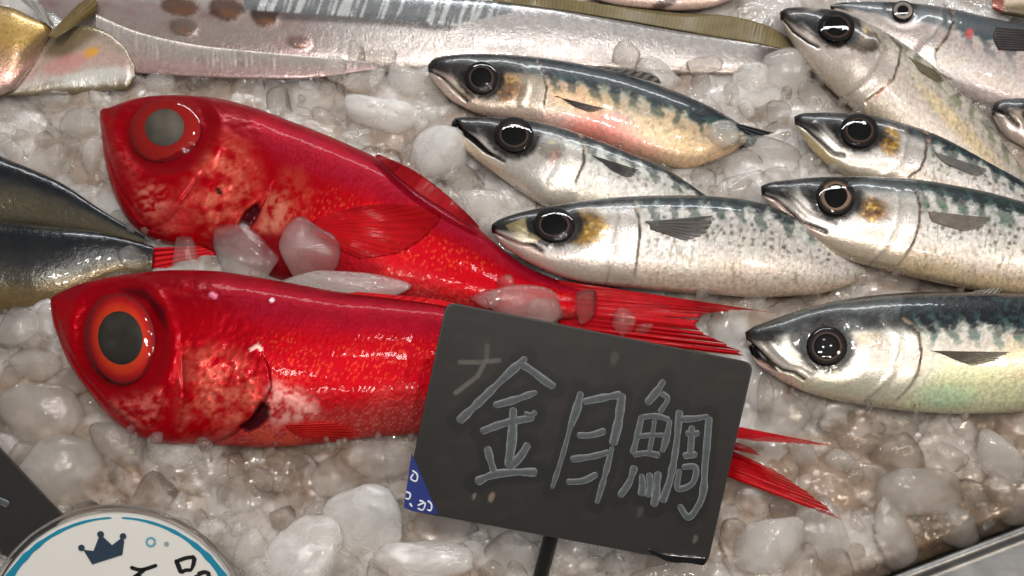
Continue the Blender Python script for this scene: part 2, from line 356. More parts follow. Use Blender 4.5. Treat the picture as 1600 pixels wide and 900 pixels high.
def fan(f, name, base, tip, tbase, ttip, color, alpha=(1.0, 0.8), rays=14, nu=90, nv=28, rag=0.12, gap=0.0, gapstart=0.55, ridge=0.0005, curl=0.0, seed=1, ray_col=None, thick=0.0003, parent=None, conform=None, off=0.0004):
    """a fin between a base line and a tip line (pixels) with ray ridges, ragged tips and slits"""
    B = spline(base, nu); Tp = spline(tip, nu)
    u = np.linspace(0, 1, nu)
    ln = 1-rag*vnoise(u*rays*1.5, u*0+3, seed)-rag*0.7*np.abs(np.sin(u*rays*math.pi))**3
    v = np.linspace(0, 1, nv)
    X = B[:, None, 0]+(Tp-B)[:, None, 0]*(v*ln[:, None]); Y = B[:, None, 1]+(Tp-B)[:, None, 1]*(v*ln[:, None])
    tb = np.interp(u, np.linspace(0, 1, len(np.atleast_1d(tbase))), np.atleast_1d(tbase)); tt = np.interp(u, np.linspace(0, 1, len(np.atleast_1d(ttip))), np.atleast_1d(ttip))
    t = tb[:, None]*(1-v)+tt[:, None]*v-curl*np.sin(v*math.pi)-ridge*np.sin(u*rays*2*math.pi)[:, None]*np.minimum(1, v*3)
    if conform is not None: t = depth(conform, X, Y)-off-0.0006*np.sin(v*math.pi)[None, :]
    ph = 0.5+0.5*np.sin(u*rays*2*math.pi+1.0)
    col = np.broadcast_to(lin(*color), X.shape+(3,)).copy()
    if ray_col is not None: col = blend(col, lin(*ray_col), np.broadcast_to((ph**2)[:, None], X.shape))
    col = col*(0.75+0.5*fbm(X/9, Y/9, seed))[..., None]
    al = np.broadcast_to(alpha[0]+(alpha[1]-alpha[0])*v**1.5, X.shape)*np.ones_like(X)
    al = np.clip(al+(ph[:, None]-0.5)*0.5*(1-al), 0, 1)
    fc = gridfaces(nu, nv)
    if gap:
        fu = fc[:, 0]//nv; fv = (fc[:, 0] % nv)/nv
        slit = (np.sin(u*rays*math.pi)**2)[fu] < gap*np.clip((fv-gapstart)/(1-gapstart), 0, 1)*(0.6+0.8*vnoise(fu/7.0, fu*0+1.0, seed+3))
        fc = fc[~slit]
    co1 = at(X, Y, t); co2 = at(X, Y, t+thick)
    n = X.size
    co = np.concatenate([co1.reshape(-1, 3), co2.reshape(-1, 3)])
    # rim between the two sheets
    e = np.concatenate([fc[:, [0, 1]], fc[:, [1, 2]], fc[:, [2, 3]], fc[:, [3, 0]]])
    key = np.sort(e, 1); key = key[:, 0].astype(np.int64)*n+key[:, 1]
    _, idx, cnt = np.unique(key, return_index=True, return_counts=True); rim = e[idx[cnt == 1]]
    rimf = np.stack([rim[:, 1], rim[:, 0], rim[:, 0]+n, rim[:, 1]+n], 1)
    fcs = np.concatenate([fc, fc[:, ::-1]+n, rimf])
    cols = np.concatenate([col.reshape(-1, 3)]*2); prm = np.stack([al.ravel()]*3, -1); prm = np.concatenate([prm]*2)
    me = mesh_from(name, co, fcs, M_FINRED if f.name == 'red_fish' else M_FIN, cols, prm)
    if parent is not None:
        o = link(name, me); o.parent = parent; return o
    return link(name, me, f.root)
#==FISH==
# ------------------------------------------------------------------ painters (albedo, gloss and relief of the skin)
def mackerel_paint(eye, gill, mouth, gold=None, bk=0.55, spots=0.7, tint=None, belly=(196, 186, 170), back=(8, 17, 24), jaw=None, irid=0.4, seed=1, open_poly=None, blood=None, patch=None, silver=(200, 197, 192), goldcol=(150, 108, 30), headdark=0.95, green=(40, 74, 62), snout=None):
    def paint(f):
        X, Y, U, Wd, V = f.X, f.Y, f.U, f.W, f.V
        n1 = fbm(U/40, Wd/16, seed); n2 = fbm(U/7, Wd/5, seed+3); n3 = fbm(U/90, Wd/50, seed+6, 3); fine = fbm(U/3, Wd/2.2, seed+9, 3)
        hd = pdist(X, Y, gill); gx = np.mean([p[0] for p in gill]);
        behind = X > np.interp(Y, [p[1] for p in sorted(gill, key=lambda p: p[1])], [p[0] for p in sorted(gill, key=lambda p: p[1])])
        ih = sst(-14, 14, np.where(behind, hd, -hd)+16*(n2-0.5)+10*(n1-0.5))           # 1 behind the gill
        col = np.broadcast_to(lin(*silver), X.shape+(3,)).copy()
        col = blend(col, lin(*belly), sst(-0.15, -0.85, V+0.3*(n1-0.5)))
        # iridescent sheen
        hue = fbm(U/60, Wd/26, seed+20, 3)
        col = blend(col, lin(205, 170, 128), irid*sst(0.5, 0.7, hue)*(V < bk))
        col = blend(col, lin(204, 158, 160), irid*sst(0.52, 0.35, hue)*(V < bk))
        col = blend(col, lin(150, 176, 160), irid*0.7*sst(0.25, 0.55, V+0.3*(n1-0.5))*ih)
        if tint:
            for (cx, cy_, rx, ry, rot, c, k) in tint:
                d = ell(X, Y, cx, cy_, rx, ry, rot); col = blend(col, lin(*c), k*sst(1.1, 0.35, d+0.5*(n2-0.5))*(0.45+1.1*fine)*(V < bk+0.1))
        # mottled scales: tiny light and dark flecks
        col = col*(0.62+0.74*fine)[..., None]
        wv, wh, w2 = worley(U/7+0.6*n1, Wd/8, seed+2)
        col = blend(col, lin(120, 112, 98), 0.22*sst(0.35, 0.6, wv)*ih*(V < bk))
        # small dark spots of the lower flank
        if spots:
            d, h, _ = worley(U/15+0.3*n1, Wd/12, seed+31, 0.7)
            fade = sst(bk-0.05, bk-0.2, V)*sst(bk-1.0, bk-0.6, V)
            col = blend(col, lin(50, 50, 38), 0.95*spots*ih*fade*sst(0.30, 0.15, d+0.25*(n2-0.5))*(h > 0.3))
            fade = sst(bk-0.15, bk-0.5, V)*sst(-1.0, -0.6, V)
            lab = 1-4.5*np.abs(fbm(U/7, Wd/30, seed+50, 2)-0.5)*1.6
            col = blend(col, lin(112, 100, 74), 0.75*spots*ih*fade*sst(0.55, 0.9, lab+0.3*(n2-0.5))*sst(0.35, 0.6, fbm(U/30, Wd/20, seed+52, 2)))
            d, h, _ = worley(U/8, Wd/10+0.2*n1, seed+47, 0.9)
            col = blend(col, lin(96, 86, 62), 0.55*spots*ih*fade*sst(0.24, 0.12, d+0.2*(n2-0.5))*(h > 0.4))
        # dark back with wavy bars below it
        wav = np.sin(U/5.5+5*fbm(U/26, Wd/18, seed+12, 3)+Wd/16)
        m = sst(bk-0.12, bk+0.14, V+0.20*(n1-0.5)+0.045*wav*ih+0.34*(n2-0.5)*ih)
        gb = sst(bk-0.42, bk-0.1, V+0.3*(n1-0.5))
        col = blend(col, lin(*green), 0.85*ih*gb*(1-m)*sst(0.0, 0.5, wav+1.6*(n2-0.5)))
        bcol = np.broadcast_to(lin(*back), X.shape+(3,)).copy()
        bcol = blend(bcol, lin(38, 62, 66), sst(0.5, 0.75, n2)*0.7); bcol = blend(bcol, lin(60, 92, 88), 0.55*sst(0.4, 0.95, -wav+1.2*(n2-0.5))*sst(bk+0.45, bk, V)*ih)
        col = blend(col, bcol, m*(headdark+(1-headdark)*ih))
        # ---- head
        e0, e1, rx, ry, rot = eye
        r = (rx+ry)/2
        de = ell(X, Y, e0, e1, rx, ry, rot)
        hs = 1-ih
        col = blend(col, lin(186, 176, 168), 0.45*hs*sst(bk, bk-0.3, V)*(de > 1.2))
        if gold is not None:
            cx, cy_, grx, gry, grot, k = gold
            d = ell(X, Y, cx, cy_, grx, gry, grot)+0.35*(n2-0.5)
            gm = sst(1.15, 0.6, d+0.5*(n1-0.5))*k*(0.55+0.7*n2)
            gc = blend(np.broadcast_to(lin(*goldcol), X.shape+(3,)), lin(212, 178, 92), sst(0.55, 0.75, fbm(U/5, Wd/3.5, seed+15, 3)))
            gc = blend(gc, lin(48, 32, 14), sst(0.52, 0.3, fbm(U/8, Wd/5, seed+16, 3))*0.8)
            col = blend(col, gc, gm)
        if snout is None: sx, sy = (f.X[0].mean(), f.Y[0].mean())
        else: sx, sy = snout
        ds = np.hypot(X-sx, Y-sy)
        col = blend(col, lin(26, 24, 24), 0.96*sst(2.6*r, 1.2*r, ds+8*(n2-0.5))*sst(-0.05, 0.3, V))
        col = blend(col, lin(20, 18, 18), sst(11, 5, ds))
        if blood:
            for (cx, cy_, rx2, ry2, rot2, c, k) in blood: col = blend(col, lin(*c), k*sst(1.2, 0.5, ell(X, Y, cx, cy_, rx2, ry2, rot2)+0.6*(n2-0.5)))
        # dark eye socket
        col = blend(col, lin(22, 19, 18), 0.97*sst(1.62, 1.22, de+0.25*(n2-0.5)))
        col = blend(col, lin(24, 22, 22), 0.9*sst(1.15, 0.9, ell(X, Y, e0-0.75*rx*math.cos(math.radians(rot)), e1-0.1*ry, rx*1.15, ry*0.68, rot+20)))
        if patch:
            for poly, c, k in patch: col = blend(col, lin(*c), k*psoft(X, Y, poly, 2.0))
        rel = np.zeros(X.shape)
        # gill cover edge
        gm = sst(0, 16, np.where(behind, hd, 0)+1e-6)*0
        rel += 0.8*np.where(behind, 0, sst(40, 0, hd))*sst(-1, -0.8, V)*sst(0.8, 0.3, V)
        col = blend(col, lin(40, 32, 28), 0.8*sst(3.4, 1.0, hd+3.2*(n2-0.5))*sst(-0.9, 0.1, V+1.1*(n1-0.35)))
        col = blend(col, lin(200, 170, 140), 0.4*sst(9, 3, hd)*behind*sst(0.45, 0.6, n2))
        # inner plates of the gill cover
        pc = [(p[0]-0.9*r-4*i, p[1]) for i, p in enumerate(gill)]
        dp = pdist(X, Y, pc); col = blend(col, lin(120, 112, 104), 0.4*sst(4, 1, dp)*hs); rel += 0.35*sst(10, 0, dp)*hs
        # mouth and jaw lines
        if mouth:
            dm = pdist(X, Y, mouth); col = blend(col, lin(24, 18, 16), 0.95*sst(3.4, 1.3, dm+1.2*(n2-0.5))); rel -= 1.2*sst(5, 0, dm)
            up = [(p[0]+0.42*r, p[1]-0.36*r) for p in mouth[1:]]
            if len(up) > 1: du = pdist(X, Y, up); col = blend(col, lin(96, 84, 76), 0.5*sst(2.2, 0.8, du)); rel += 0.4*sst(7, 1, du)
        if open_poly: 
            om = psoft(X, Y, open_poly, 1.6); col = blend(col, lin(14, 10, 10), om); rel -= 4*om
        if jaw: col = blend(col, lin(*jaw[1]), jaw[2]*psoft(X, Y, jaw[0], 4)*(0.7+0.6*n2))
        rel += -1.6*sst(2.3, 1.0, de)+0.15*(fine-0.5)
        rough = 0.30+0.14*n2; rough = np.where(hs > 0.5, rough-0.08, rough)
        metal = 0.30*sst(bk+0.1, bk-0.2, V)*(0.6+0.8*n3)
        metal = np.clip(metal+0.15*hs*(V < bk), 0, 0.6)
        return col, np.stack([np.clip(rough, .1, 1), metal, np.clip(ih, 0.1, 1)], -1), rel
    return paint

def red_paint(eye, cheek, opercle, gillslit, cream, headline, seed, pale=0.8, jaw=None, socket=None, spot=None, dark=None, scar=None, back_pink=0.9, belly_k=0.85):
    def paint(f):
        X, Y, U, Wd, V = f.X, f.Y, f.U, f.W, f.V
        n1 = fbm(X/42, Y/30, seed); n2 = fbm(X/9, Y/7, seed+3); n3 = fbm(X/90, Y/60, seed+6, 3); fine = fbm(X/3, Y/2.5, seed+9, 3)
        hd = pdist(X, Y, headline); hx = np.interp(Y, [p[1] for p in headline], [p[0] for p in headline])
        body = sst(-22, 22, np.where(X > hx, hd, -hd)+26*(n1-0.5)+10*(n2-0.5))
        red = np.broadcast_to(lin(150, 0, 12), X.shape+(3,)).copy()
        red = blend(red, lin(122, 0, 16), 0.8*sst(0.35, 0.8, V)); red = blend(red, lin(160, 1, 8), 0.5*sst(0.5, 0.7, n1))
        col = red
        # pale belly
        lo = sst(-0.2, -0.85, V+0.5*(n1-0.5))*belly_k
        col = blend(col, lin(176, 58, 56), lo*body*(0.62+0.6*n2))
        col = blend(col, lin(206, 124, 114), lo*body*0.5*sst(0.5, 0.8, fine))
        # scale rows: offset lattice
        su = U/8.5; sw = Wd/7.0
        row = np.floor(sw); uu = su+0.5*(row % 2)+0.15*n2; cu = uu-np.floor(uu)-0.5; cw = sw-row-0.5
        edge = np.abs(np.hypot(cu*1.1, cw*0.9)-0.36)
        sc = sst(0.16, 0.04, edge)
        bandp = sst(0.34, 0.62, V)*sst(1.02, 0.9, V)*body
        col = blend(col, lin(168, 40, 74), 0.8*back_pink*bandp*sc*(0.35+0.9*n2))
        col = blend(col, lin(150, 2, 24), 0.5*bandp*(1-sc))
        col = blend(col, lin(160, 2, 14), 0.25*body*(sst(0.2, 0.05, np.hypot(cu, cw)))*sst(0.5, 0.2, V))
        # golden flecks along the flank
        d, h, _ = worley(U/5.5, Wd/9+0.3*n2, seed+31, 0.9)
        fl = sst(-0.38, -0.05, V)*sst(0.5, 0.28, V)*body*sst(0.42, 0.62, fbm(U/60, Wd/30, seed+14, 3)+0.05)
        col = blend(col, lin(200, 74, 44), 0.6*fl*sst(0.34, 0.14, d)*(h > 0.35))
        # flecks lower down, finer, pinkish
        d, h, _ = worley(U/6, Wd/6, seed+37, 0.9)
        col = blend(col, lin(236, 150, 130), 0.5*lo*body*sst(0.3, 0.12, d)*(h > 0.5))
        # cheek plates
        for poly, c, k in cheek:
            m = psoft(X, Y, poly, 14)*k
            tex = 1.0*sst(0.3, 0.7, fbm(X/9, Y/7, seed+40, 4))
            col = blend(col, lin(*c), np.clip(m*tex, 0, 1))
        for poly, c, k in opercle:
            m = psoft(X, Y, poly, 24)*k; t1 = fbm(X/22, Y/18, seed+44, 4); t2 = fbm(X/6, Y/5, seed+45, 3)
            col = blend(col, lin(*c), np.clip(m*sst(0.3, 0.62, t1)*0.46, 0, 1))
            col = blend(col, lin(228, 160, 134), np.clip(m*sst(0.5, 0.85, t2)*sst(0.42, 0.6, t1)*0.3, 0, 1))
            col = blend(col, lin(150, 4, 10), np.clip(m*sst(0.42, 0.3, t2)*0.7, 0, 1))
        for poly, c, k in cream:
            m = psoft(X, Y, poly, 13)*k; tex = 0.8*sst(0.28, 0.62, fbm(X/10, Y/10, seed+48, 4))
            col = blend(col, lin(*c), np.clip(m*tex, 0, 1))
        rel = 0.05*sc*body+0.35*(n2-0.5)*(1-body)*1.5+0.5*(fbm(X/24, Y/16, seed+70, 3)-0.5)*(1-body)+0.15*(n2-0.5)
        # edge of the gill cover and the plates of the cheek as relief
        sv = sst(0.30, -0.15, V)
        rel += 1.5*np.where(X <= hx, sst(60, 0, hd), 0)*sst(-1, -0.8, V)*sv
        col = blend(col, lin(110, 2, 12), 0.6*sst(4, 1.2, hd+3*(n2-0.5))*sv)
        for poly, c, k in cheek: rel += 0.8*psoft(X, Y, poly, 10)
        for poly, c, k in opercle: rel += 0.9*psoft(X, Y, poly, 16)+0.5*(fbm(X/14, Y/12, seed+60)-0.5)*psoft(X, Y, poly, 8)
        if jaw:
            for pl, wd, k in jaw:
                d = pdist(X, Y, pl); rel -= k*sst(wd, 0, d); col = blend(col, lin(120, 4, 14), 0.45*sst(wd*0.7, 0.5, d+1.5*(n2-0.5)))
        if gillslit:
            m = psoft(X, Y, gillslit, 3); col = blend(col, lin(48, 10, 20), m*0.95); rel -= 3.5*m
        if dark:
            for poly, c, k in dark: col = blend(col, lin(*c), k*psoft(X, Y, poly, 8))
        if spot: 
            for (cx, cy_, rx, ry, rot, c) in spot: col = blend(col, lin(*c), sst(1.15, 0.8, ell(X, Y, cx, cy_, rx, ry, rot)))
        if scar:
            for pl, wd, c, k in scar: d = pdist(X, Y, pl); col = blend(col, lin(*c), k*sst(wd, wd*0.4, d+2*(n2-0.5))); rel += 0.4*sst(wd, 0, d)
        e0, e1, rx, ry, rot = eye
        de = ell(X, Y, e0, e1, rx, ry, rot)
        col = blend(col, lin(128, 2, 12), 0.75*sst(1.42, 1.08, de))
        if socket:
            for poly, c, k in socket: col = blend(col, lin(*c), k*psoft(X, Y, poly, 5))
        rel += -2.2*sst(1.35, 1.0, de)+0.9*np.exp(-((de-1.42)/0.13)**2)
        rough = 0.34-0.10*(1-body)+0.12*n2
        metal = 0.22+0.18*body*np.ones(X.shape)
        return col, np.stack([np.clip(rough, .08, 1), metal, 0.25+0.75*body], -1), rel
    return paint

# ------------------------------------------------------------------ the two red fish
K1ST = [(156,174,156,186),(160,170,158,205),(170,168,161,232),(188,161,166,262),(215,153,174,292),(250,149,186,322),(290,149,205,350),(330,152,232,371),(365,159,268,384),(400,169,312,392),(440,184,370,412),(490,203,430,436),(545,226,490,457),(600,252,550,471),(650,284,605,480),(695,316,660,486),(740,350,720,490),(785,389,785,494),(830,420,838,496),(870,436,878,498),(905,444,905,498)]
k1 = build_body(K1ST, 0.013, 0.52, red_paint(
    eye=(262,203,60,54,-12),
    cheek=[([(216,296),(238,288),(262,298),(262,322),(244,338),(226,340),(214,324)],(214,120,104),0.8), ([(182,216),(196,236),(218,268),(212,286),(192,262),(178,228)],(214,80,80),0.6)],
    opercle=[([(322,232),(350,214),(384,232),(398,268),(402,300),(384,330),(350,356),(322,360),(306,334),(310,290)],(222,106,84),0.95), ([(250,352),(282,300),(304,272),(300,312),(288,352),(296,380),(268,378)],(216,92,84),0.75)],
    gillslit=[(372,352),(384,330),(402,318),(406,330),(396,350),(380,358)],
    cream=[([(404,346),(412,326),(424,306),(446,302),(452,330),(440,362),(420,366),(400,364)],(222,160,130),0.5), ([(440,262),(470,262),(488,300),(478,336),(448,340),(436,300)],(206,110,84),0.2)],
    headline=[(392,150),(402,190),(418,240),(428,280),(412,318),(392,350),(368,372),(340,392)],
    seed=2, jaw=[([(306,282),(282,318),(264,344),(240,356)],5,0.9), ([(158,190),(168,240),(190,300),(226,350)],5,0.7), ([(190,330),(214,352),(250,362)],4,0.6)],
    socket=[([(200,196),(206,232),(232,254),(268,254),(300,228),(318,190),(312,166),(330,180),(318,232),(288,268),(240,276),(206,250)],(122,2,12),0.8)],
    spot=[(342,299,8,4,50,(60,20,14))],
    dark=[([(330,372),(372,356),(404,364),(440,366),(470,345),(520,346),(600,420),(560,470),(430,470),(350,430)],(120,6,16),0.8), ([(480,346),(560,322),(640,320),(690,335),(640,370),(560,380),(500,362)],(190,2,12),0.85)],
    belly_k=0.35, back_pink=0.6), 'red_fish', 'upper of two red fish, with clouded grey eye and mottled orange gill cover', 'fish', M_RED, 2.0, 'whole red fish on the ice', ztail=0.006)
build_eye(k1, 258, 205, 56, 50, -12, [(0,(120,10,6)),(0.5,(146,18,10)),(0.78,(152,20,12)),(0.92,(160,8,10)),(1,(120,2,10))], (31,29), 0.34, (104,97,88), pup_off=(-1,-6), flat=0.55, lift=0.0042)
fan(k1, 'tail_fin', [(868,437),(874,460),(874,490),(866,520)], [(1222,490),(1216,490),(1196,487),(1140,487),(1096,500),(1096,512),(1130,533),(1152,545),(1174,558)], [float(tz(470,0.007))], [float(tz(490,0.013)),float(tz(510,0.010)),float(tz(540,0.010))], (142,0,10), (1,1), 11, 190, 50, 0.03, 0.06, 0.72, 0.0, ray_col=(130,0,8), seed=3)
def surf(f, px, py, off=0.001):
    return depth(f, px, py)-off
fb = [(585,243),(615,272),(650,300),(690,325),(722,344),(748,357)]; ft = [(592,241),(640,262),(690,297),(718,322),(742,346),(750,356)]
d_ = surf(k1, [p[0]-6 for p in fb], [p[1]+10 for p in fb], 0.0008)
fan(k1, 'dorsal_fin', fb, ft, d_, d_+0.002, (120,0,10), (1,1), 16, 110, 12, 0.02, 0, 0.5, 0.0, ray_col=(112,0,8), seed=5)
pb = [(478,352),(484,346),(492,342)]
fan(k1, 'pectoral_fin', [(486,364),(484,356),(486,348),(492,342)], [(560,405),(630,392),(672,362),(690,338),(640,320),(560,321)], surf(k1, 490, 352, 0.002), surf(k1, [560,640,690,640,560], [395,385,340,324,324], 0.0012), (146,0,9), (1,0.3), 15, 100, 30, 0.0, 0, 0.5, 0.0, ray_col=(160,1,10), seed=6, conform=k1)
fan(k1, 'pelvic_fin', [(330,384),(338,396),(334,412)], [(196,388),(188,402),(216,424),(260,428)], [float(tz(398,0.009))], [float(tz(400,0.011))], (140,2,14), (1,0.9), 7, 50, 20, 0.03, 0, 0.5, 0.0001, ray_col=(170,20,26), seed=8)

K2ST = [(79,467,79,478),(86,461,82,500),(100,454,90,525),(120,445,100,552),(150,437,115,580),(185,430,135,608),(225,425,160,640),(265,422,190,668),(305,422,225,686),(345,424,265,694),(385,430,310,694),(430,438,360,697),(480,447,415,699),(530,456,470,696),(580,461,525,690),(630,467,580,684),(690,474,650,678),(760,487,735,672),(850,520,830,672),(940,575,925,680),(1000,615,990,690),(1050,640,1045,702),(1092,655,1087,710)]
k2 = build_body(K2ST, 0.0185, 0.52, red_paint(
    eye=(190,532,58,76,-8),
    cheek=[([(176,626),(206,614),(250,612),(258,634),(236,668),(206,664),(180,642)],(212,108,100),0.7)],
    opercle=[([(296,556),(330,548),(372,560),(396,588),(404,620),(394,650),(360,672),(316,684),(288,668),(284,620)],(220,112,92),0.95)],
    gillslit=[(374,666),(392,654),(408,628),(418,634),(420,652),(404,668),(386,676)],
    cream=[([(418,610),(430,598),(460,606),(492,630),(500,650),(470,664),(430,668),(416,650)],(224,160,152),0.95), ([(392,672),(420,664),(520,664),(540,686),(470,700),(400,696)],(206,84,60),0.8)],
    headline=[(330,420),(350,470),(388,520),(420,572),(424,604),(412,632),(392,656),(360,680),(330,694)],
    seed=11, jaw=[([(84,480),(96,530),(132,590),(170,634),(206,664)],6,0.8), ([(258,612),(252,640),(238,668)],5,0.7), ([(284,560),(288,620),(280,668)],6,0.7)],
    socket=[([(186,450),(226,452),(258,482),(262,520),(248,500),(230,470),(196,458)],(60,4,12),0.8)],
    dark=[([(440,668),(480,656),(540,662),(560,680),(520,690),(470,682)],(196,10,12),0.9)],
    scar=[([(392,546),(402,540),(408,546)],4,(240,190,180),0.9), ([(336,464),(330,460)],5,(222,130,160),0.8)],
    spot=[(425,469,3.5,3.5,0,(214,204,214))], back_pink=0.45, belly_k=0.8), 'red_fish', 'lower of two red fish, orange rimmed eye, its body passing behind the black sign', 'fish', M_RED, 2.0, 'whole red fish on the ice', ztail=0.006)
build_eye(k2, 188, 530, 55, 72, -8, [(0,(160,40,14)),(0.55,(206,62,20)),(0.74,(200,44,16)),(0.84,(176,6,10)),(0.94,(140,2,8)),(1,(80,2,8))], (35,42), 0.32, (54,50,45), pup_off=(0,-2), flat=0.55, lift=0.0048)
for bs, tp, t1, t2 in ([(1080,652),(1087,664),(1090,676)], [(1328,701),(1318,699),(1270,695),(1190,690)], 0.013, 0.010), ([(1089,668),(1090,690)], [(1176,700),(1192,713)], 0.012, 0.012), ([(1088,678),(1088,700),(1082,724)], [(1214,736),(1250,760),(1296,794),(1318,814)], 0.013, 0.019):
    fan(k2, 'tail_lobe', bs, tp, [float(tz(690,0.007))], [float(tz(700,t1)),float(tz(760,t2))], (156,0,10), (1,1), 9, 120, 44, 0.03, 0.07, 0.6, 0.00006, ray_col=(138,0,8), seed=12+len(bpy.data.objects))
fan(k2, 'dorsal_fin', [(540,459),(600,465),(660,473),(740,486)], [(560,456),(620,461),(680,467),(744,482)], surf(k2, [540,600,660,740], [464,470,478,492], -0.001), surf(k2, [540,600,660,740], [464,470,478,492], -0.002), (160,0,10), (1,1), 12, 60, 10, 0.02, 0, 0.5, 0.0001, ray_col=(150,1,10), seed=15)
fan(k2, 'pectoral_fin', [(444,664),(452,672),(462,680)], [(530,660),(556,676),(530,692)], surf(k2, 455, 672, 0.0015), surf(k2, 530, 676, 0.002), (164,2,10), (1,0.9), 7, 40, 20, 0.1, 0, 0.5, 0.0004, ray_col=(200,50,40), seed=14, conform=k2)

# ------------------------------------------------------------------ mackerel
EYE_DARK = [(0,(12,10,10)),(0.62,(16,13,12)),(0.68,(96,78,70)),(0.74,(40,31,28)),(0.9,(24,19,18)),(1,(14,12,12))]
EYE_RING = [(0,(12,10,10)),(0.56,(16,13,12)),(0.62,(150,128,112)),(0.74,(126,100,84)),(0.82,(38,30,27)),(1,(14,12,12))]
G_MACK = 'mackerel laid on the ice'
MACK = {}
def mackerel(key, stations, z, label, eye, gill, mouth, pec, rings=EYE_DARK, pupil=None, ztail=None, thick=0.6, pec_col=(46,42,42), name='mackerel', mat=None, group=G_MACK, tilt=0.5, **kw):
    f = build_body(stations, z, thick, mackerel_paint(eye, gill, mouth, **kw), name, label, 'fish', mat or M_MACK, 2.0, group, ztail, tilt=tilt)
    ex, ey, rx, ry, rot = eye
    build_eye(f, ex, ey, rx, ry, rot, rings, pupil or (rx*0.62, ry*0.62), 0.38)
    if pec:
        b, tp = pec
        fan(f, 'pectoral_fin', b, tp, surf(f, [p[0] for p in b], [p[1] for p in b], 0.0012), surf(f, [p[0] for p in tp], [p[1] for p in tp], 0.0018), pec_col, (0.9, 0.35), 9, 50, 22, 0.05, 0, 0.5, 0.0001, ray_col=tuple(min(255,c+26) for c in pec_col), seed=len(FISH), conform=f)
    MACK[key] = f; return f
m4 = mackerel('m4', [(1219,18,1219,31),(1228,13,1232,58),(1250,11,1252,90),(1285,13,1275,118),(1315,18,1300,142),(1345,30,1328,168),(1380,48,1360,192),(1420,74,1395,220),(1455,100,1430,246),(1495,138,1470,276),(1535,180,1515,306),(1575,232,1560,336),(1640,322,1625,390)], 0.010,
    'slanting mackerel with brown patch behind its eye near the upper right corner', (1307,41,29,24,8), [(1392,58),(1408,74),(1404,98),(1396,124),(1374,142),(1352,158)], [(1224,30),(1240,50),(1262,66),(1278,74)],
    ([(1418,88),(1426,96),(1436,110)], [(1494,126),(1462,128),(1450,118)]), bk=0.93, spots=0.35, gold=(1348,62,34,19,10,1.0), goldcol=(74,56,34), belly=(206,190,166), silver=(196,186,174), irid=0.12, seed=4, back=(60,66,54), green=(120,130,96), pec_col=(92,82,62),
    tint=[(1500,200,120,16,46,(226,200,150),0.6)], blood=[(1352,66,34,19,10,(60,44,28),0.9),(1378,140,20,3,-50,(186,92,76),0.8)], headdark=0.7)
m8 = mackerel('m8', [(1297,8,1298,14),(1315,4,1318,30),(1350,2,1350,60),(1400,3,1395,95),(1450,7,1445,125),(1500,16,1500,150),(1550,28,1550,170),(1640,46,1640,190)], 0.003,
    'grey silver fish with small pale eye at top right behind slanting mackerel', (1411,16,17,15,5), [(1484,14),(1490,34),(1480,58),(1462,80)], None, ([(1556,42),(1552,60),(1560,78)], [(1640,50),(1640,80)]), rings=[(0,(20,18,18)),(0.5,(26,24,24)),(0.56,(150,142,136)),(0.82,(170,160,152)),(0.9,(60,52,48)),(1,(40,34,32))], pupil=(8,7), bk=0.45, spots=0.0, back=(64,68,74), silver=(186,178,174), belly=(196,188,186), irid=0.2, seed=6, name='silver_fish', group=None, green=(110,112,116), blood=[(1515,52,7,9,20,(190,70,66),0.8)])
m9 = mackerel('m9', [(1549,168,1550,180),(1558,158,1562,202),(1585,153,1590,226),(1660,160,1665,252)], 0.004, 'head tip of a fish at the right edge below the grey silver fish', (1630,185,18,16,0), [(1655,160),(1658,200),(1655,240)], [(1552,172),(1572,180),(1590,196)], None, bk=0.5, spots=0, seed=8, silver=(170,154,146), group=None, name='dark_nosed_fish')
m5 = mackerel('m5', [(1241,182,1242,195),(1250,178,1256,218),(1275,176,1285,252),(1310,176,1320,274),(1350,178,1355,285),(1390,186,1390,294),(1430,198,1425,302),(1470,212,1465,312),(1520,236,1515,326),(1570,265,1565,346),(1640,308,1635,380)], 0.014,
    'mackerel with open dark lips between the slanting mackerel and the bright gilled one', (1343,203,30,26,8), [(1440,196),(1448,220),(1446,246),(1438,264),(1420,276)], [(1244,192),(1262,204),(1282,222),(1302,240),(1318,243)],
    ([(1460,237),(1464,244),(1472,252)], [(1548,266),(1530,276),(1506,268)]), bk=0.62, spots=0.85, gold=(1391,219,19,26,-10,1.0), belly=(190,176,150), silver=(198,196,192), irid=0.12, seed=10, pec_col=(92,90,88), jaw=([(1246,198),(1262,210),(1300,245),(1318,262),(1290,254),(1262,228)],(206,184,128),0.75))
m1 = mackerel('m1', [(669,101,669,112),(676,93,680,130),(690,88,697,150),(715,85,722,167),(750,84,755,180),(790,85,795,188),(830,88,832,197),(880,95,880,209),(930,104,925,221),(980,116,970,237),(1030,133,1015,252),(1080,153,1062,263),(1120,172,1100,259),(1150,190,1140,241),(1172,207,1163,224)], 0.010,
    'mackerel with pink and orange flank at the top middle, lying along the long silver fish', (752,121,26,25,5), [(838,100),(850,120),(854,140),(850,162)], [(672,110),(692,122),(712,142),(730,158)],
    ([(866,150),(870,150),(876,152)], [(948,170),(926,176),(900,168)]), bk=0.42, spots=0.3, gold=(795,138,24,26,20,0.85), goldcol=(136,84,38), belly=(206,176,150), silver=(182,170,150), irid=0.55, seed=12, pec_col=(40,34,36), ztail=0.006,
    tint=[(945,205,78,36,12,(226,118,112),0.75),(900,152,60,26,14,(222,178,128),0.6),(1040,215,80,36,14,(224,194,150),0.5),(1000,228,60,20,14,(224,150,134),0.6)], jaw=([(676,116),(696,128),(728,162),(722,166),(696,146)],(214,196,184),0.8))
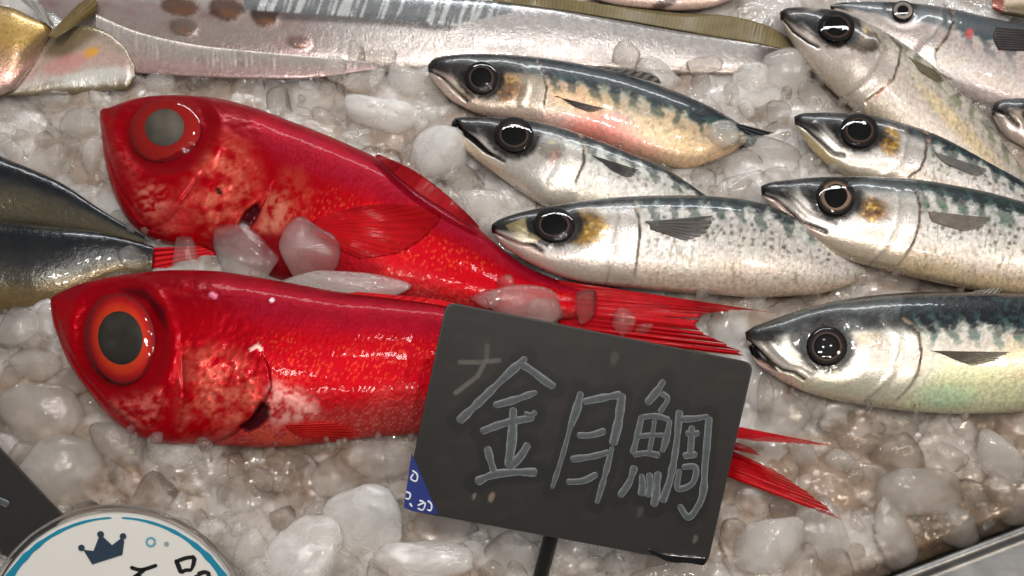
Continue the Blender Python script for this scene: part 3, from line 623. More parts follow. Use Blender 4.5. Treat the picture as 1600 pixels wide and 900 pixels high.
fan(m1, 'tail_fin', [(1150,192),(1166,212),(1156,230)], [(1212,208),(1186,217),(1176,234),(1150,252)], [float(tz(212,0.008))], [float(tz(215,0.007))], (18,19,22), (1,1), 7, 40, 18, 0.05, 0, 0.5, 0.0004, ray_col=(70,70,74), seed=2)
df = [(925,103),(960,111),(1000,122),(1030,131)]
fan(m1, 'dorsal_fin', df, [(940,103),(985,108),(1030,121),(1034,130)], surf(m1, [925,960,1000,1030], [106,115,126,136], -0.001), surf(m1, [925,960,1000,1030], [106,115,126,136], -0.001), (52,50,50), (1,0.9), 8, 40, 10, 0.2, 0, 0.5, 0.0003, ray_col=(110,104,98), seed=3)
m2 = mackerel('m2', [(706,190,705,206),(709,186,709,212),(716,184,718,224),(735,183,737,243),(765,183,767,266),(800,185,797,288),(830,188,825,308),(865,195,850,322),(900,206,890,328),(940,220,930,332),(985,238,975,337),(1030,257,1025,345),(1070,282,1065,352),(1110,310,1105,360),(1150,335,1148,360)], 0.013,
    'mackerel with gaping mouth below the pink flanked one and above the gold cheeked one', (803,210,31,27,6), [(904,212),(912,232),(912,256),(900,282)], [(716,200),(736,216),(758,236),(776,246),(788,252)],
    ([(924,242),(930,246),(940,252)], [(1000,266),(985,278),(958,268)]), bk=0.66, spots=0.5, gold=(858,234,24,20,20,0.6), goldcol=(70,66,54), belly=(204,196,178), silver=(206,206,202), irid=0.12, seed=16, pec_col=(48,46,46), ztail=0.006,
    open_poly=[(707,196),(714,188),(722,200),(744,216),(772,244),(760,240),(738,222),(716,206)], jaw=([(708,208),(716,208),(738,226),(770,250),(800,282),(780,276),(736,240),(714,222)],(216,196,170),0.85), blood=[(866,245,10,16,20,(120,56,56),0.5)])
m3 = mackerel('m3', [(768,351,768,363),(776,345,782,380),(795,337,805,398),(825,329,835,415),(860,322,870,430),(900,315,905,440),(950,309,955,447),(1000,306,1005,452),(1060,305,1060,457),(1120,307,1120,461),(1180,315,1180,465),(1240,335,1235,463),(1290,362,1280,459),(1330,392,1322,447),(1355,412,1350,436)], 0.0185,
    'mackerel in the middle with a golden cheek, lying over the red fish', (866,351,33,26,2), [(990,318),(998,340),(1000,365),(996,400),(990,440)], [(770,362),(790,372),(812,382),(830,384),(846,392)],
    ([(1008,346),(1014,350),(1016,358)], [(1118,336),(1112,356),(1072,376),(1046,366)]), bk=0.74, spots=0.8, gold=(918,356,38,30,-6,1.0), goldcol=(152,112,34), belly=(206,186,166), silver=(204,202,198), irid=0.12, seed=20, ztail=0.008,
    patch=[([(790,352),(820,340),(824,362),(846,372),(832,382),(806,374)],(206,186,130),0.4), ([(822,382),(836,378),(842,386),(832,392)],(28,18,16),0.9)], jaw=([(776,366),(800,376),(834,386),(868,412),(866,426),(834,412),(800,392)],(206,172,160),0.7), pec_col=(70,66,64))
m6 = mackerel('m6', [(1189,291,1190,305),(1200,286,1206,327),(1225,282,1235,354),(1260,278,1270,382),(1300,276,1310,402),(1345,275,1355,416),(1390,277,1395,426),(1440,281,1440,437),(1490,289,1488,447),(1540,299,1538,456),(1600,315,1598,463),(1670,332,1665,470)], 0.018,
    'mackerel with ringed eye, amber cheek and bright gill cover over a spotted tail', (1306,306,31,29,6), [(1432,300),(1438,324),(1436,350),(1428,378),(1412,404),(1398,420)], [(1192,304),(1212,312),(1232,330),(1252,348),(1276,356),(1290,362)],
    ([(1450,330),(1452,336),(1456,346)], [(1548,340),(1540,352),(1510,362)]), rings=EYE_RING, pupil=(17,19), bk=0.66, spots=0.85, gold=(1362,326,32,22,14,1.0), goldcol=(128,86,30), belly=(208,186,150), silver=(208,206,202), irid=0.12, seed=24, pec_col=(104,96,88), jaw=([(1194,306),(1216,316),(1240,340),(1280,362),(1284,386),(1240,362),(1210,332)],(206,176,164),0.75), back=(12,28,26), green=(48,92,72))
m7 = mackerel('m7', [(1164,519,1166,531),(1175,512,1176,558),(1200,502,1205,584),(1240,488,1245,607),(1285,475,1290,622),(1335,465,1340,632),(1390,459,1393,640),(1450,456,1450,645),(1520,456,1520,647),(1590,458,1590,644),(1680,463,1680,636)], 0.015,
    'large dark backed mackerel at lower right, its open mouth touching the black sign', (1292,541,32,31,4), [(1408,498),(1436,522),(1440,552),(1434,584),(1420,606),(1400,626)], [(1168,528),(1186,546),(1208,568),(1222,578),(1240,582),(1256,592)],
    ([(1456,548),(1470,552),(1480,556)], [(1582,550),(1550,566),(1520,572)]), bk=0.36, spots=0.0, gold=(1362,534,34,16,0,0.55), goldcol=(140,104,66), belly=(206,206,170), silver=(212,210,200), irid=0.15, seed=28, back=(7,13,20), green=(40,98,88), pec_col=(70,62,52),
    open_poly=[(1162,544),(1178,538),(1196,556),(1214,580),(1196,572),(1180,560)], tint=[(1530,595,110,46,0,(222,226,172),0.6),(1600,560,60,50,0,(226,206,160),0.5),(1480,620,60,24,0,(160,206,170),0.5)],
    jaw=([(1174,558),(1200,572),(1240,592),(1256,612),(1220,598),(1190,580)],(220,180,168),0.8), patch=[([(1196,546),(1206,540),(1240,560),(1276,584),(1276,594),(1250,590),(1222,576)],(206,198,190),0.8)])
fan(m7, 'dorsal_fin', [(1510,460),(1530,459),(1560,459)], [(1530,452),(1556,449),(1568,448)], surf(m7, [1510,1530,1560], [464,463,463], -0.001), surf(m7, [1510,1530,1560], [464,463,463], -0.0015), (80,76,72), (1,0.9), 6, 30, 8, 0.2, 0, 0.5, 0.0003, ray_col=(150,146,140), seed=3)

# ------------------------------------------------------------------ other fish of the tray
def simple_paint(cols, seed, bands, metal=0.4, rough=0.3, extra=None, streak=None):
    """cols: list of (v, rgb) from belly -1 to back +1"""
    def paint(f):
        X, Y, U, Wd, V = f.X, f.Y, f.U, f.W, f.V
        n1 = fbm(U/40, Wd/16, seed); n2 = fbm(U/7, Wd/5, seed+3); fine = fbm(U/3, Wd/2.2, seed+9, 3)
        vv = V+0.3*(n1-0.5); vs = [c[0] for c in cols]; cc = np.array([lin(*c[1]) for c in cols])
        col = np.stack([np.interp(vv, vs, cc[:, k]) for k in range(3)], -1)*(0.74+0.52*fine)[..., None]*(0.8+0.4*n1)[..., None]
        rel = 0.2*(n2-0.5)
        if streak:
            c, k, sx = streak; s = fbm(U/sx, Wd/60+0.02*U, seed+21, 3); col = blend(col, lin(*c), k*sst(0.55, 0.72, s)*bands(X, Y, V)); rel = rel+0.3*sst(0.5, 0.75, s)*bands(X, Y, V)
        if extra: col, rel = extra(f, col, rel, n1, n2, fine)
        return col, np.stack([np.clip(rough+0.16*(n2-0.5), .08, 1), metal*(0.5+n1), np.full(X.shape, 0.5)], -1), rel
    return paint
def ribbon_extra(f, col, rel, n1, n2, fine):
    X, Y, U, Wd, V = f.X, f.Y, f.U, f.W, f.V
    left = sst(560, 420, X)
    col = blend(col, lin(150, 132, 128), 0.75*left*sst(0.6, 0.1, V)); col = blend(col, lin(166, 128, 128), 0.5*left*sst(0.5, 0.7, n1))
    for (cx, cy_, rx, ry, c) in [(282,10,34,17,(96,62,46)),(354,14,31,21,(84,54,38)),(415,24,25,21,(98,62,40)),(288,42,26,16,(112,96,88)),(468,66,20,11,(136,110,102))]:
        d = ell(X, Y, cx, cy_, rx, ry, 8)+0.25*(n2-0.5); col = blend(col, lin(*c), 0.85*sst(1.05, 0.75, d)); col = blend(col, lin(140, 90, 54), 0.5*sst(0.8, 0.3, ell(X, Y, cx+2, cy_+6, rx*0.7, ry*0.5, 8))); rel = rel+0.8*sst(1.1, 0.5, d)
    dk = sst(10, 2, pdist(X, Y, [(400,20),(520,26),(620,32),(700,40)])-3)*0.7
    col = blend(col, lin(58, 54, 54), dk)
    up = (Y < np.interp(X, [380, 520, 620, 700, 800], [16, 22, 30, 40, 20])) & (X > 380) & (X < 800)
    col = blend(col, lin(112, 118, 122), 0.8*up); s = fbm(U/5+Y/14, Y/60, 77, 3); col = blend(col, lin(206, 208, 208), 0.9*up*sst(0.5, 0.66, s))
    col = blend(col, lin(70, 50, 52), 0.85*sst(1165, 1205, X+20*(n2-0.5))); 
    return col, rel
rib = build_body([(60,-34,60,40),(200,-36,200,76),(300,-35,300,92),(420,-30,420,106),(540,-22,540,113),(660,-8,660,113),(780,2,780,111),(880,14,880,109),(1000,33,1000,113),(1100,52,1100,117),(1160,63,1165,116),(1215,74,1215,102),(1252,82,1252,92)], 0.004, 0.32,
    simple_paint([(-1,(150,138,132)),(-0.3,(176,168,164)),(0.5,(188,182,180)),(0.95,(178,174,172)),(1,(140,136,130))], 40, lambda X, Y, V: sst(0.5, 0.9, V), 0.45, 0.26, ribbon_extra, ((150,150,152),0.6,4)),
    'ribbon_fish', 'long silver ribbon fish across the top of the ice with olive fin edge', 'fish', M_SILV, 2.4, None)
fan(rib, 'dorsal_fin', [(770,2),(880,16),(1000,36),(1100,54),(1160,64),(1244,80)], [(770,-16),(880,-3),(970,10),(1050,19),(1150,26),(1200,40),(1246,66)], surf(rib, [770,880,1000,1100,1160,1240], [8,22,42,60,70,84], -0.001), [float(tz(20,0.008))], (104,92,64), (1,1), 80, 240, 12, 0.02, 0, 0.5, 0.00005, ray_col=(118,106,76), seed=9)
rb2 = build_body([(150,22,150,108),(200,44,200,113),(290,67,290,119),(400,80,400,123),(500,89,500,121),(562,95,560,112),(590,100,589,108)], 0.0065, 0.2,
    simple_paint([(-1,(150,122,118)),(-0.4,(158,134,130)),(0.3,(152,140,136)),(0.8,(158,150,146)),(1,(200,190,178))], 44, lambda X, Y, V: sst(-0.6, 0.2, V), 0.2, 0.25, None, ((196,188,182),0.35,2.2)),
    'translucent_fish', 'pinkish see through fish tail with pale ridge below the brown spots', 'fish', M_SILV, 2.4)
def gold_extra(f, col, rel, n1, n2, fine):
    X, Y = f.X, f.Y
    fl, h, _ = worley(X/9, Y/5, 9); col = blend(col, lin(90, 70, 40), 0.6*sst(0.25, 0.1, fl)*(h > 0.6))
    col = blend(col, lin(96, 78, 46), 0.7*psoft(X, Y, [(30,80),(80,36),(84,60),(50,92),(20,110)], 6))
    return col, rel
gf = build_body([(-70,0,-70,160),(-20,4,-20,156),(0,8,0,150),(25,14,22,140),(45,24,40,120),(62,32,58,95),(82,40,78,58)], 0.012, 0.4,
    simple_paint([(-1,(170,150,140)),(-0.6,(196,150,140)),(-0.25,(190,150,120)),(0.1,(186,150,84)),(0.7,(200,166,100)),(1,(130,108,70))], 48, lambda X, Y, V: 0*V, 0.45, 0.28, gold_extra),
    'golden_fish', 'golden flanked fish at the top left corner beside the pink bellied one', 'fish', M_SILV, 2.4)
fan(gf, 'ventral_fin', [(76,40),(82,46),(80,56)], [(28,-4),(60,4),(84,38)], [float(tz(45,0.016))], [float(tz(20,0.014))], (120,116,110), (1,1), 6, 40, 16, 0.02, 0, 0.5, 0.00005, ray_col=(146,142,136), seed=4)
def pink_extra(f, col, rel, n1, n2, fine):
    X, Y = f.X, f.Y
    col = blend(col, lin(112, 96, 66), 0.85*psoft(X, Y, [(70,70),(96,50),(140,34),(160,46),(130,70),(104,92),(70,88)], 8))
    col = blend(col, lin(232, 170, 60), 0.95*sst(1.2, 0.4, ell(X, Y, 142, 82, 16, 9, -20)))
    col = blend(col, lin(206, 138, 130), 0.6*sst(1.2, 0.5, ell(X, Y, 105, 100, 40, 16, -20)+0.6*(n2-0.5)))
    col = blend(col, lin(214, 212, 206), 0.85*sst(1.15, 0.6, ell(X, Y, 150, 120, 62, 13, -10)+0.3*(n2-0.5)))
    return col, rel
pf = build_body([(2,130,4,149),(36,96,38,150),(76,60,78,149),(118,40,118,148),(150,42,150,145),(182,60,182,141),(202,84,203,134),(210,102,210,122)], 0.006, 0.28,
    simple_paint([(-1,(112,100,78)),(-0.8,(122,110,88)),(-0.5,(200,192,184)),(0,(196,166,156)),(0.5,(180,160,146)),(1,(124,110,90))], 52, lambda X, Y, V: 0*V, 0.35, 0.25, pink_extra),
    'pink_bellied_fish', 'pink bellied silver fish with a gold spot at the top left', 'fish', M_SILV, 2.4)
fan(pf, 'pectoral_fin', [(74,56),(82,60),(90,58)], [(124,4),(146,-4),(154,4),(150,20)], [float(tz(50,0.022))], [float(tz(5,0.014))], (92,78,48), (1,1), 6, 40, 16, 0.02, 0, 0.5, 0.00005, ray_col=(106,92,60), seed=6)
def dark_cols(): return [(-1,(120,106,74)),(-0.55,(110,96,62)),(-0.2,(84,76,56)),(0.15,(56,54,50)),(0.45,(40,40,42)),(0.75,(30,32,36)),(1,(34,36,40))]
dk1 = build_body([(-70,200,-70,360),(0,243,0,352),(50,264,50,352),(100,288,100,358),(150,322,150,366),(190,348,188,374),(226,370,225,380)], 0.008, 0.5,
    simple_paint([(-1,(96,90,78)),(-0.4,(88,80,62)),(0.2,(70,66,58)),(0.4,(44,44,46)),(0.55,(28,30,33)),(1,(16,18,21))], 56, lambda X, Y, V: 0*V, 0.35, 0.2), 'dark_fish', 'dark backed fish at the left edge, upper of the two dark tails', 'fish', M_SILV, 2.4, 'dark fish at the left edge')
dk2 = build_body([(-70,330,-70,510),(0,345,0,492),(60,351,60,486),(110,356,110,470),(155,362,152,448),(190,370,186,432),(240,385,236,424)], 0.010, 0.5,
    simple_paint([(-1,(124,106,74)),(-0.6,(112,94,62)),(-0.25,(72,68,58)),(0.1,(50,50,50)),(0.6,(30,32,35)),(0.9,(24,25,28)),(1,(50,48,36))], 60, lambda X, Y, V: 0*V, 0.4, 0.22), 'dark_fish', 'dark fish with a golden belly at the left edge, lower of the two dark tails', 'fish', M_SILV, 2.4, 'dark fish at the left edge')
tp1 = build_body([(915,-34,920,-6),(945,-70,948,5),(1010,-90,1010,14),(1060,-90,1062,17),(1110,-70,1112,11),(1165,-40,1162,-8)], 0.012, 0.45,
    simple_paint([(-1,(196,168,156)),(-0.6,(206,178,166)),(0,(190,170,160)),(1,(120,110,100))], 64, lambda X, Y, V: 0*V, 0.25, 0.28, lambda f, col, rel, n1, n2, fine: (blend(col, lin(50,36,36), 0.85*sst(1.2, 0.6, ell(f.X, f.Y, 1040, 4, 26, 10, -30)+0.5*(n2-0.5))), rel)),
    'pale_fish', 'pale pink fish belly at the top edge above the olive fin edge', 'fish', M_SILV, 2.4)
tp2 = build_body([(1549,-6,1551,14),(1562,-14,1564,21),(1590,-20,1592,27),(1660,-20,1660,40)], 0.012, 0.5,
    simple_paint([(-1,(60,50,34)),(-0.3,(96,84,60)),(0.1,(206,190,170)),(1,(190,170,150))], 68, lambda X, Y, V: 0*V, 0.2, 0.3, lambda f, col, rel, n1, n2, fine: (blend(col, lin(120,40,22), 0.9*sst(1.2, 0.7, ell(f.X, f.Y, 1556, 6, 14, 16, 0)+0.4*(n2-0.5))), rel)),
    'reddish_fish', 'reddish brown fish snout in the top right corner of the picture', 'fish', M_SILV, 2.4)
#==ICE==
# ------------------------------------------------------------------ the ice bed
G0, G1, GS = (-240, -240), (1840, 1150), 3.4
gx = np.arange(G0[0], G1[0], GS); gy = np.arange(G0[1], G1[1], GS)
BX, BY = np.meshgrid(gx, gy, indexing='xy')
def lumps(X, Y):
    z = 0.0035*(fbm(X/160, Y/130, 81, 3)-0.5)*2
    wx = X+14*(fbm(X/50, Y/50, 82)-0.5); wy = Y+14*(fbm(X/50, Y/50, 83)-0.5)
    for cell, hgt, sd, k in [(104, 0.0090, 1, 1.1), (52, 0.0032, 2, 0.9), (24, 0.0005, 5, 0.8)]:
        d, h, _ = worley(wx/cell, wy/(cell*0.85), sd, 0.9)
        z = z+hgt*np.sqrt(np.clip(1-(d/(0.5+0.22*h))**2, 0, 1))*(0.3+h)*k*0.55
    z = z+0.0004*(fbm(X/9, Y/8, 88, 3)-0.5)
    return z-0.004
def near_fish(X, Y):
    """height that the ice is pushed up to along the fish"""
    cs = 12; cxs = np.arange(G0[0], G1[0]+cs, cs); cys = np.arange(G0[1], G1[1]+cs, cs)
    CX, CY = np.meshgrid(cxs, cys, indexing='xy'); best = np.full(CX.shape, -0.02)
    for f in FISH:
        top, bot = f.top[::8], f.bot[::8]; zc = f.zc[::8]
        c = (top+bot)/2; hl = np.linalg.norm(top-bot, axis=1)/2
        acc = np.full(CX.shape, -0.02)
        for i in range(len(c)):
            u = np.clip(((CX-bot[i, 0])*(top[i, 0]-bot[i, 0])+(CY-bot[i, 1])*(top[i, 1]-bot[i, 1]))/(4*hl[i]**2+1e-6), 0, 1)
            d = np.hypot(CX-bot[i, 0]-u*(top[i, 0]-bot[i, 0]), CY-bot[i, 1]-u*(top[i, 1]-bot[i, 1]))
            acc = np.maximum(acc, (zc[i]-0.0065-0.0035*min(1, hl[i]/60))-0.00011*d)
        best = np.maximum(best, acc)
    ix = np.clip((X-cxs[0])/cs, 0, len(cxs)-1.001); iy = np.clip((Y-cys[0])/cs, 0, len(cys)-1.001)
    i0 = ix.astype(int); j0 = iy.astype(int); fx = ix-i0; fy = iy-j0
    return (best[j0, i0]*(1-fx)+best[j0, i0+1]*fx)*(1-fy)+(best[j0+1, i0]*(1-fx)+best[j0+1, i0+1]*fx)*fy
EDGE_A, EDGE_B = np.array([1390., 902.]), np.array([1600., 822.])
ed = (EDGE_B-EDGE_A)/np.linalg.norm(EDGE_B-EDGE_A); en = np.array([-ed[1], ed[0]])     # en points out over the metal
def edge_d(X, Y): return (X-EDGE_A[0])*en[0]+(Y-EDGE_A[1])*en[1]
def bed_z(X, Y):
    X = np.asarray(X, float); Y = np.asarray(Y, float)
    z0 = lumps(X, Y); nf = near_fish(X, Y)
    nf = np.maximum(nf, -0.001)
    z = z0+np.clip(nf, 0, 1)*0.9
    e = edge_d(X, Y)
    slush = sst(-150, -25, e+50*(fbm(X/60, Y/60, 91)-0.5))*sst(1340, 1480, X)
    z = z*(1-0.6*slush)-0.006*slush
    z = z-0.012*sst(-34, -4, e)-0.05*sst(-6, 10, e)
    return z
BZ = bed_z(BX, BY)
mush = sst(0.38, 0.66, fbm(BX/95, BY/80, 95, 4)+0.10*(fbm(BX/14, BY/12, 96, 3)-0.5))
bc = np.broadcast_to(lin(190, 186, 183), BX.shape+(3,)).copy()
melt_warm = np.clip(sst(760, 560, BX)*sst(470, 620, BY)+sst(1120, 1240, BX)*sst(600, 720, BY), 0, 1)  # browner, dirtier ice low left and right, warm lamp tint painted into it
bc = blend(bc, lin(142, 121, 103), np.clip(0.75*mush+0.28*melt_warm, 0, 0.9))
dd, hh, _ = worley(BX/26, BY/22, 97)
bc = blend(bc, lin(205, 200, 196), 0.4*sst(0.6, 0.9, hh))
sl = sst(-120, -20, edge_d(BX, BY)+50*(fbm(BX/60, BY/60, 91)-0.5))*sst(1340, 1480, BX)
bc = blend(bc, lin(96, 78, 58), 0.8*sl)
bed = link('ice_bed', mesh_from('ice_bed', P(BX, BY, BZ), gridfaces(len(gy), len(gx), False, True), M_ICE_BED, bc))
bed['kind'] = 'structure'; bed['label'] = 'bed of wet crushed ice'
BED_TZ = lambda px, py: float(tz(py, bed_zi(px, py)))
def bed_zi(px, py):
    i = int(np.clip(round((px-G0[0])/GS), 0, len(gx)-1)); j = int(np.clip(round((py-G0[1])/GS), 0, len(gy)-1)); return float(BZ[j, i])

# ------------------------------------------------------------------ pieces of ice
import bmesh
def icosphere(sub):
    bm = bmesh.new(); bmesh.ops.create_icosphere(bm, subdivisions=sub, radius=1.0)
    v = np.array([q.co[:] for q in bm.verts]); fcs = np.array([[q.index for q in p.verts] for p in bm.faces]); bm.free(); return v, fcs
ICO = {k: icosphere(k) for k in (2, 3, 4, 5)}
def noise3(p, s, seed): return (fbm(p[:, 0]*s+3, p[:, 1]*s+7, seed, 3)+fbm(p[:, 1]*s+1, p[:, 2]*s+9, seed+2, 3)+fbm(p[:, 2]*s+5, p[:, 0]*s+2, seed+4, 3))/3-0.5
def chunk_verts(sub, seed, facet=0.5, rough=0.10, sharp=14):
    """melted lump: a soft-edged polyhedron pushed about by noise"""
    v, fcs = ICO[sub]; r = np.random.default_rng(seed)
    n = r.normal(size=(r.integers(9, 14), 3)); n /= np.linalg.norm(n, axis=1)[:, None]; hts = r.uniform(0.62, 1.0, len(n))
    q = np.clip(v@n.T, 0.05, None)/hts
    rad = (np.sum(q**sharp, 1))**(-1/sharp)
    rad = np.clip(rad, 0.4, 1.35); rad = (1-facet)+facet*rad
    for k in range(4):                                             # melted dimples
        c = r.normal(size=3); c /= np.linalg.norm(c); ang = np.arccos(np.clip(v@c, -1, 1)); wdt = r.uniform(0.3, 0.7)
        rad = rad*(1-r.uniform(0.04, 0.16)*np.exp(-(ang/wdt)**2))
    rad = rad*(1+rough*2.6*noise3(v, 1.3, seed % 50)+rough*0.8*noise3(v, 3.5, seed % 50+9)+rough*0.25*noise3(v, 9, seed % 50+3))
    return v*rad[:, None], fcs
def chunk_mesh(name, sub, seed, mat, facet=0.6, rough=0.12, sharp=26):
    v, f = chunk_verts(sub, seed, facet, rough, sharp); return mesh_from(name, v, f, mat)
def place(o, px, py, t, rx, ry, rot, dep):
    """set a unit lump at a sight line with half sizes in photo pixels"""
    c = at(px, py, t); k = t/F; a = math.radians(rot)
    ax = RT*math.cos(a)-UP*math.sin(a); ay = RT*math.sin(a)+UP*math.cos(a)
    from mathutils import Matrix
    az = -FW
    m = Matrix(((ax[0]*rx*k, ay[0]*ry*k, az[0]*dep*k, c[0]), (ax[1]*rx*k, ay[1]*ry*k, az[1]*dep*k, c[1]), (ax[2]*rx*k, ay[2]*ry*k, az[2]*dep*k, c[2]), (0, 0, 0, 1)))
    o.matrix_world = m
MI = {'t': M_ICE_THIN, 'm': M_ICE_MILK, 'w': M_ICE_WHITE, 'c': M_ICE_CLEAR}
G_ICE = 'larger ice lumps on the bed'
def ice(px, py, rx, ry, rot, kind, label, on=None, dep=None, facet=0.6, rough=0.12, sharp=14, lift=0.2, seed=None):
    seed = seed if seed is not None else int(px*7+py*13)
    o = link('ice_lump', chunk_mesh('ice_lump', 4, seed, MI[kind], facet, rough, sharp))
    dep = dep or 0.8*min(rx, ry)
    t = (float(depth(on, px, py)[0]) if on is not None else BED_TZ(px, py))
    place(o, px, py, t-dep*lift*t/F, rx, ry, rot, dep)
    tag(o, label, 'ice', G_ICE); return o
L_ = [
 (680,238,46,52,20,'w','bright white ice lump between the upper red fish and the gaping mackerel',None,0.3),
 (602,182,66,34,8,'w','smooth pale ice slab above the upper red fish and left of the white lump',None,0.3),
 (525,108,26,22,-20,'m','milky egg shaped ice lump under the ribbon fish, left of a narrow clear one',None,0.3),
 (557,93,14,24,5,'c','narrow upright clear ice lump beside the milky egg shaped one',None,0.2),
 (592,100,30,22,0,'c','clear wet ice cluster left of the pink flanked mackerel nose',None,0.3),
 (640,128,40,26,10,'m','milky ice lump at the nose of the pink flanked mackerel',None,0.3),
 (250,132,28,17,8,'m','grey oval ice lump just above the upper red fish eye',None,0.2),
 (976,84,21,26,0,'c','clear pointed ice lump leaning on the silver ribbon fish','rib',0.7),
 (1103,104,31,15,-4,'c','clear oval ice lump on the end of ribbon fish','rib',0.3),
 (1232,114,40,42,20,'m','big round milky ice ball under the slanting mackerel jaw',None,0.1),
 (1217,180,22,23,0,'c','small clear round ice ball left of the open lipped mackerel',None,0.2),
 (1130,215,26,22,-10,'m','ice lump lying on the tail end of the pink flanked mackerel','m1',0.5),
 (1200,238,50,20,20,'c','flat clear ice shard left of the open lipped mackerel jaw',None,0.4),
 (1097,284,22,19,0,'c','dark clear ice bubble below the pink mackerel tail',None,0.2),
 (380,394,54,40,12,'t','square pink tinged ice lump at the gill slit of upper red fish','k1',0.5),
 (477,386,48,40,15,'t','rounded wet ice lump on the upper red fish beside its pectoral fin','k1',0.5),
 (550,447,104,26,3,'m','long flat ice slab wedged between the two red fish','k1',0.4),
 (812,474,56,34,12,'t','clear ice cluster leaning on the top edge of the black sign','k1',0.3),
 (762,468,24,18,10,'t','small clear ice bubble on the upper red fish at the top left corner of sign','k1',0.4),
 (858,484,26,22,-10,'t','clear ice bubble on the upper red fish beside the ice cluster over the sign','k1',0.5),
 (790,442,13,16,0,'c','tiny clear ice dome on the upper red fish above the sign','k1',0.2),
 (915,478,20,30,0,'c','upright clear ice sliver on the red tail above the sign','k1',0.4),
 (975,504,26,20,20,'t','rounded clear ice lump on the red tail touching the sign edge','k1',0.3),
 (1020,520,30,18,8,'t','clear ice cube on the red tail near the top right of sign','k1',0.4),
 (1393,434,72,27,10,'t','long milky ice slab under the bright gilled mackerel',None,0.6),
 (1266,452,25,30,10,'m','pointed ice piece above the large mackerel head',None,0.5),
 (60,572,42,28,-5,'t','lilac grey ice lump at the left edge below the lower red fish nose',None,0.3),
 (72,645,64,48,10,'t','broad grey ice lump at the left under the lower red fish jaw',None,0.2),
 (108,748,72,58,15,'t','largest grey ice lump, above the round white badge',None,0.2),
 (186,690,44,36,10,'c','clear faceted ice lump under the lower red fish chin',None,0.4),
 (32,512,46,32,-20,'c','clear wet ice lump at the left edge under the golden bellied dark fish',None,0.4),
 (525,748,40,36,-30,'t','pinkish ice lump below the lower red fish belly',None,0.2),
 (590,715,60,30,5,'t','pink tinted ice lump against the left side of the black sign',None,0.1),
 (575,812,66,62,10,'w','rounded white ice lump left of the blue sign corner',None,0.2),
 (480,868,62,56,-20,'w','bright white pointed ice lump near the bottom edge right of the badge',None,0.3),
 (665,880,82,44,4,'w','broad white frosty ice block at the bottom edge under the sign',None,0.4),
 (392,858,28,42,10,'m','upright pinkish ice lump close to the right rim of the badge',None,0.3),
 (415,900,32,26,0,'w','small white ice lump at the bottom edge beside the badge',None,0.2),
 (700,822,46,24,10,'c','flat clear ice lump under the blue corner of the sign',None,0.4),
 (800,862,42,30,-10,'c','clear ice lump beside the black sign stem',None,0.4),
 (1394,834,33,58,-10,'t','tall smooth ice lump with a clear cap by the metal tray edge',None,0.3),
 (1285,834,50,52,30,'t','rounded half clear ice lump left of the tall smooth one',None,0.5),
 (1195,855,52,56,30,'m','pale frosty ice lump at the right bottom corner of the sign',None,0.5),
 (1258,712,22,34,-35,'m','pink tinted ice sliver between the red tail fin tips',None,0.4),
 (1310,722,26,24,0,'m','small round ice lump just under the upper red tail tip',None,0.2),
 (1310,660,34,22,0,'c','clear ice bubble below the chin of the large mackerel',None,0.2),
 (1385,660,48,22,10,'t','smooth ice lump directly below the large mackerel gill cover',None,0.3),
 (1198,618,16,34,0,'c','thin upright ice shard right of the sign under the mackerel jaw',None,0.5),
 (1400,712,40,32,30,'c','clear curved ice shell in the frosty ice below the large mackerel',None,0.4),
 (1450,770,64,50,10,'t','rough frosty ice mass near the tray edge',None,0.8),
 (1225,655,44,34,-20,'t','ice lump right of the sign above the red tail tip',None,0.3),
 (980,882,44,28,5,'c','clear ice lump under the bottom edge of the black sign',None,0.4),
 (1085,895,34,26,5,'m','ice lump below the bottom right corner of the sign',None,0.4),
 (206,402,26,20,10,'c','clear ice lump where the two dark fish tails meet the red fin',None,0.4),
 (175,436,30,16,-5,'t','flat ice sliver on the lower dark fish above the lower red fish',None,0.3),
 (130,195,36,28,10,'t','dim grey ice lump left of the upper red fish nose',None,0.2),
 (145,238,20,32,10,'m','pale small ice lump beside the upper red fish lip',None,0.3),
 (760,320,40,28,10,'m','grey ice lump in front of the gold cheeked mackerel nose',None,0.3),
 (720,286,34,24,30,'c','wet clear ice cluster below the bright white lump',None,0.6),
 (1560,720,46,40,40,'m','ice lump half sunk in melt water at the right edge',None,0.5),
 (1545,655,40,22,-10,'c','clear ice lump under the belly of large mackerel at the right edge',None,0.4),
]
L_ = [l if l[0] not in (206, 175) else l[:7]+('dk2',)+l[8:] for l in L_]
NAMED = {'dk2': dk2, 'rib': rib, 'k1': k1, 'm1': m1}
for (px, py, rx, ry, rot, kd, lb, on, fc) in L_:
    ice(px, py, rx, ry, rot, kd, lb, NAMED.get(on), facet=min(0.95, fc+0.3), rough=0.10+0.12*(kd == 'w'))
# smaller pieces one can still pick out
def masked(px, py, pad=3):
    if edge_d(px, py) > -14: return True
    for f in FISH:
        poly = np.concatenate([f.top[::10], f.bot[::-10]])
        if px < poly[:, 0].min()-pad or px > poly[:, 0].max()+pad or py < poly[:, 1].min()-pad or py > poly[:, 1].max()+pad: continue
        if bool(pin(np.array([px]), np.array([py]), [tuple(p) for p in poly])[0]): return True
    for poly in ([(690,465),(1182,560),(1110,890),(625,800)], [(890,440),(1214,480),(1180,562),(890,500)], [(1100,650),(1325,690),(1320,820),(1100,740)]):
        if bool(pin(np.array([px]), np.array([py]), poly)[0]): return True
    return False
lib = {k: [chunk_mesh('ice_piece', 3, 900+i*17+j, MI[k], r_f, 0.14) for i, r_f in enumerate((0.6, 0.8, 0.9, 1.0, 1.0, 0.95))] for j, k in enumerate('tcw')}
placed = [(l[0], l[1], max(l[2], l[3])*0.8) for l in L_]
cnt = 0; tries = 0
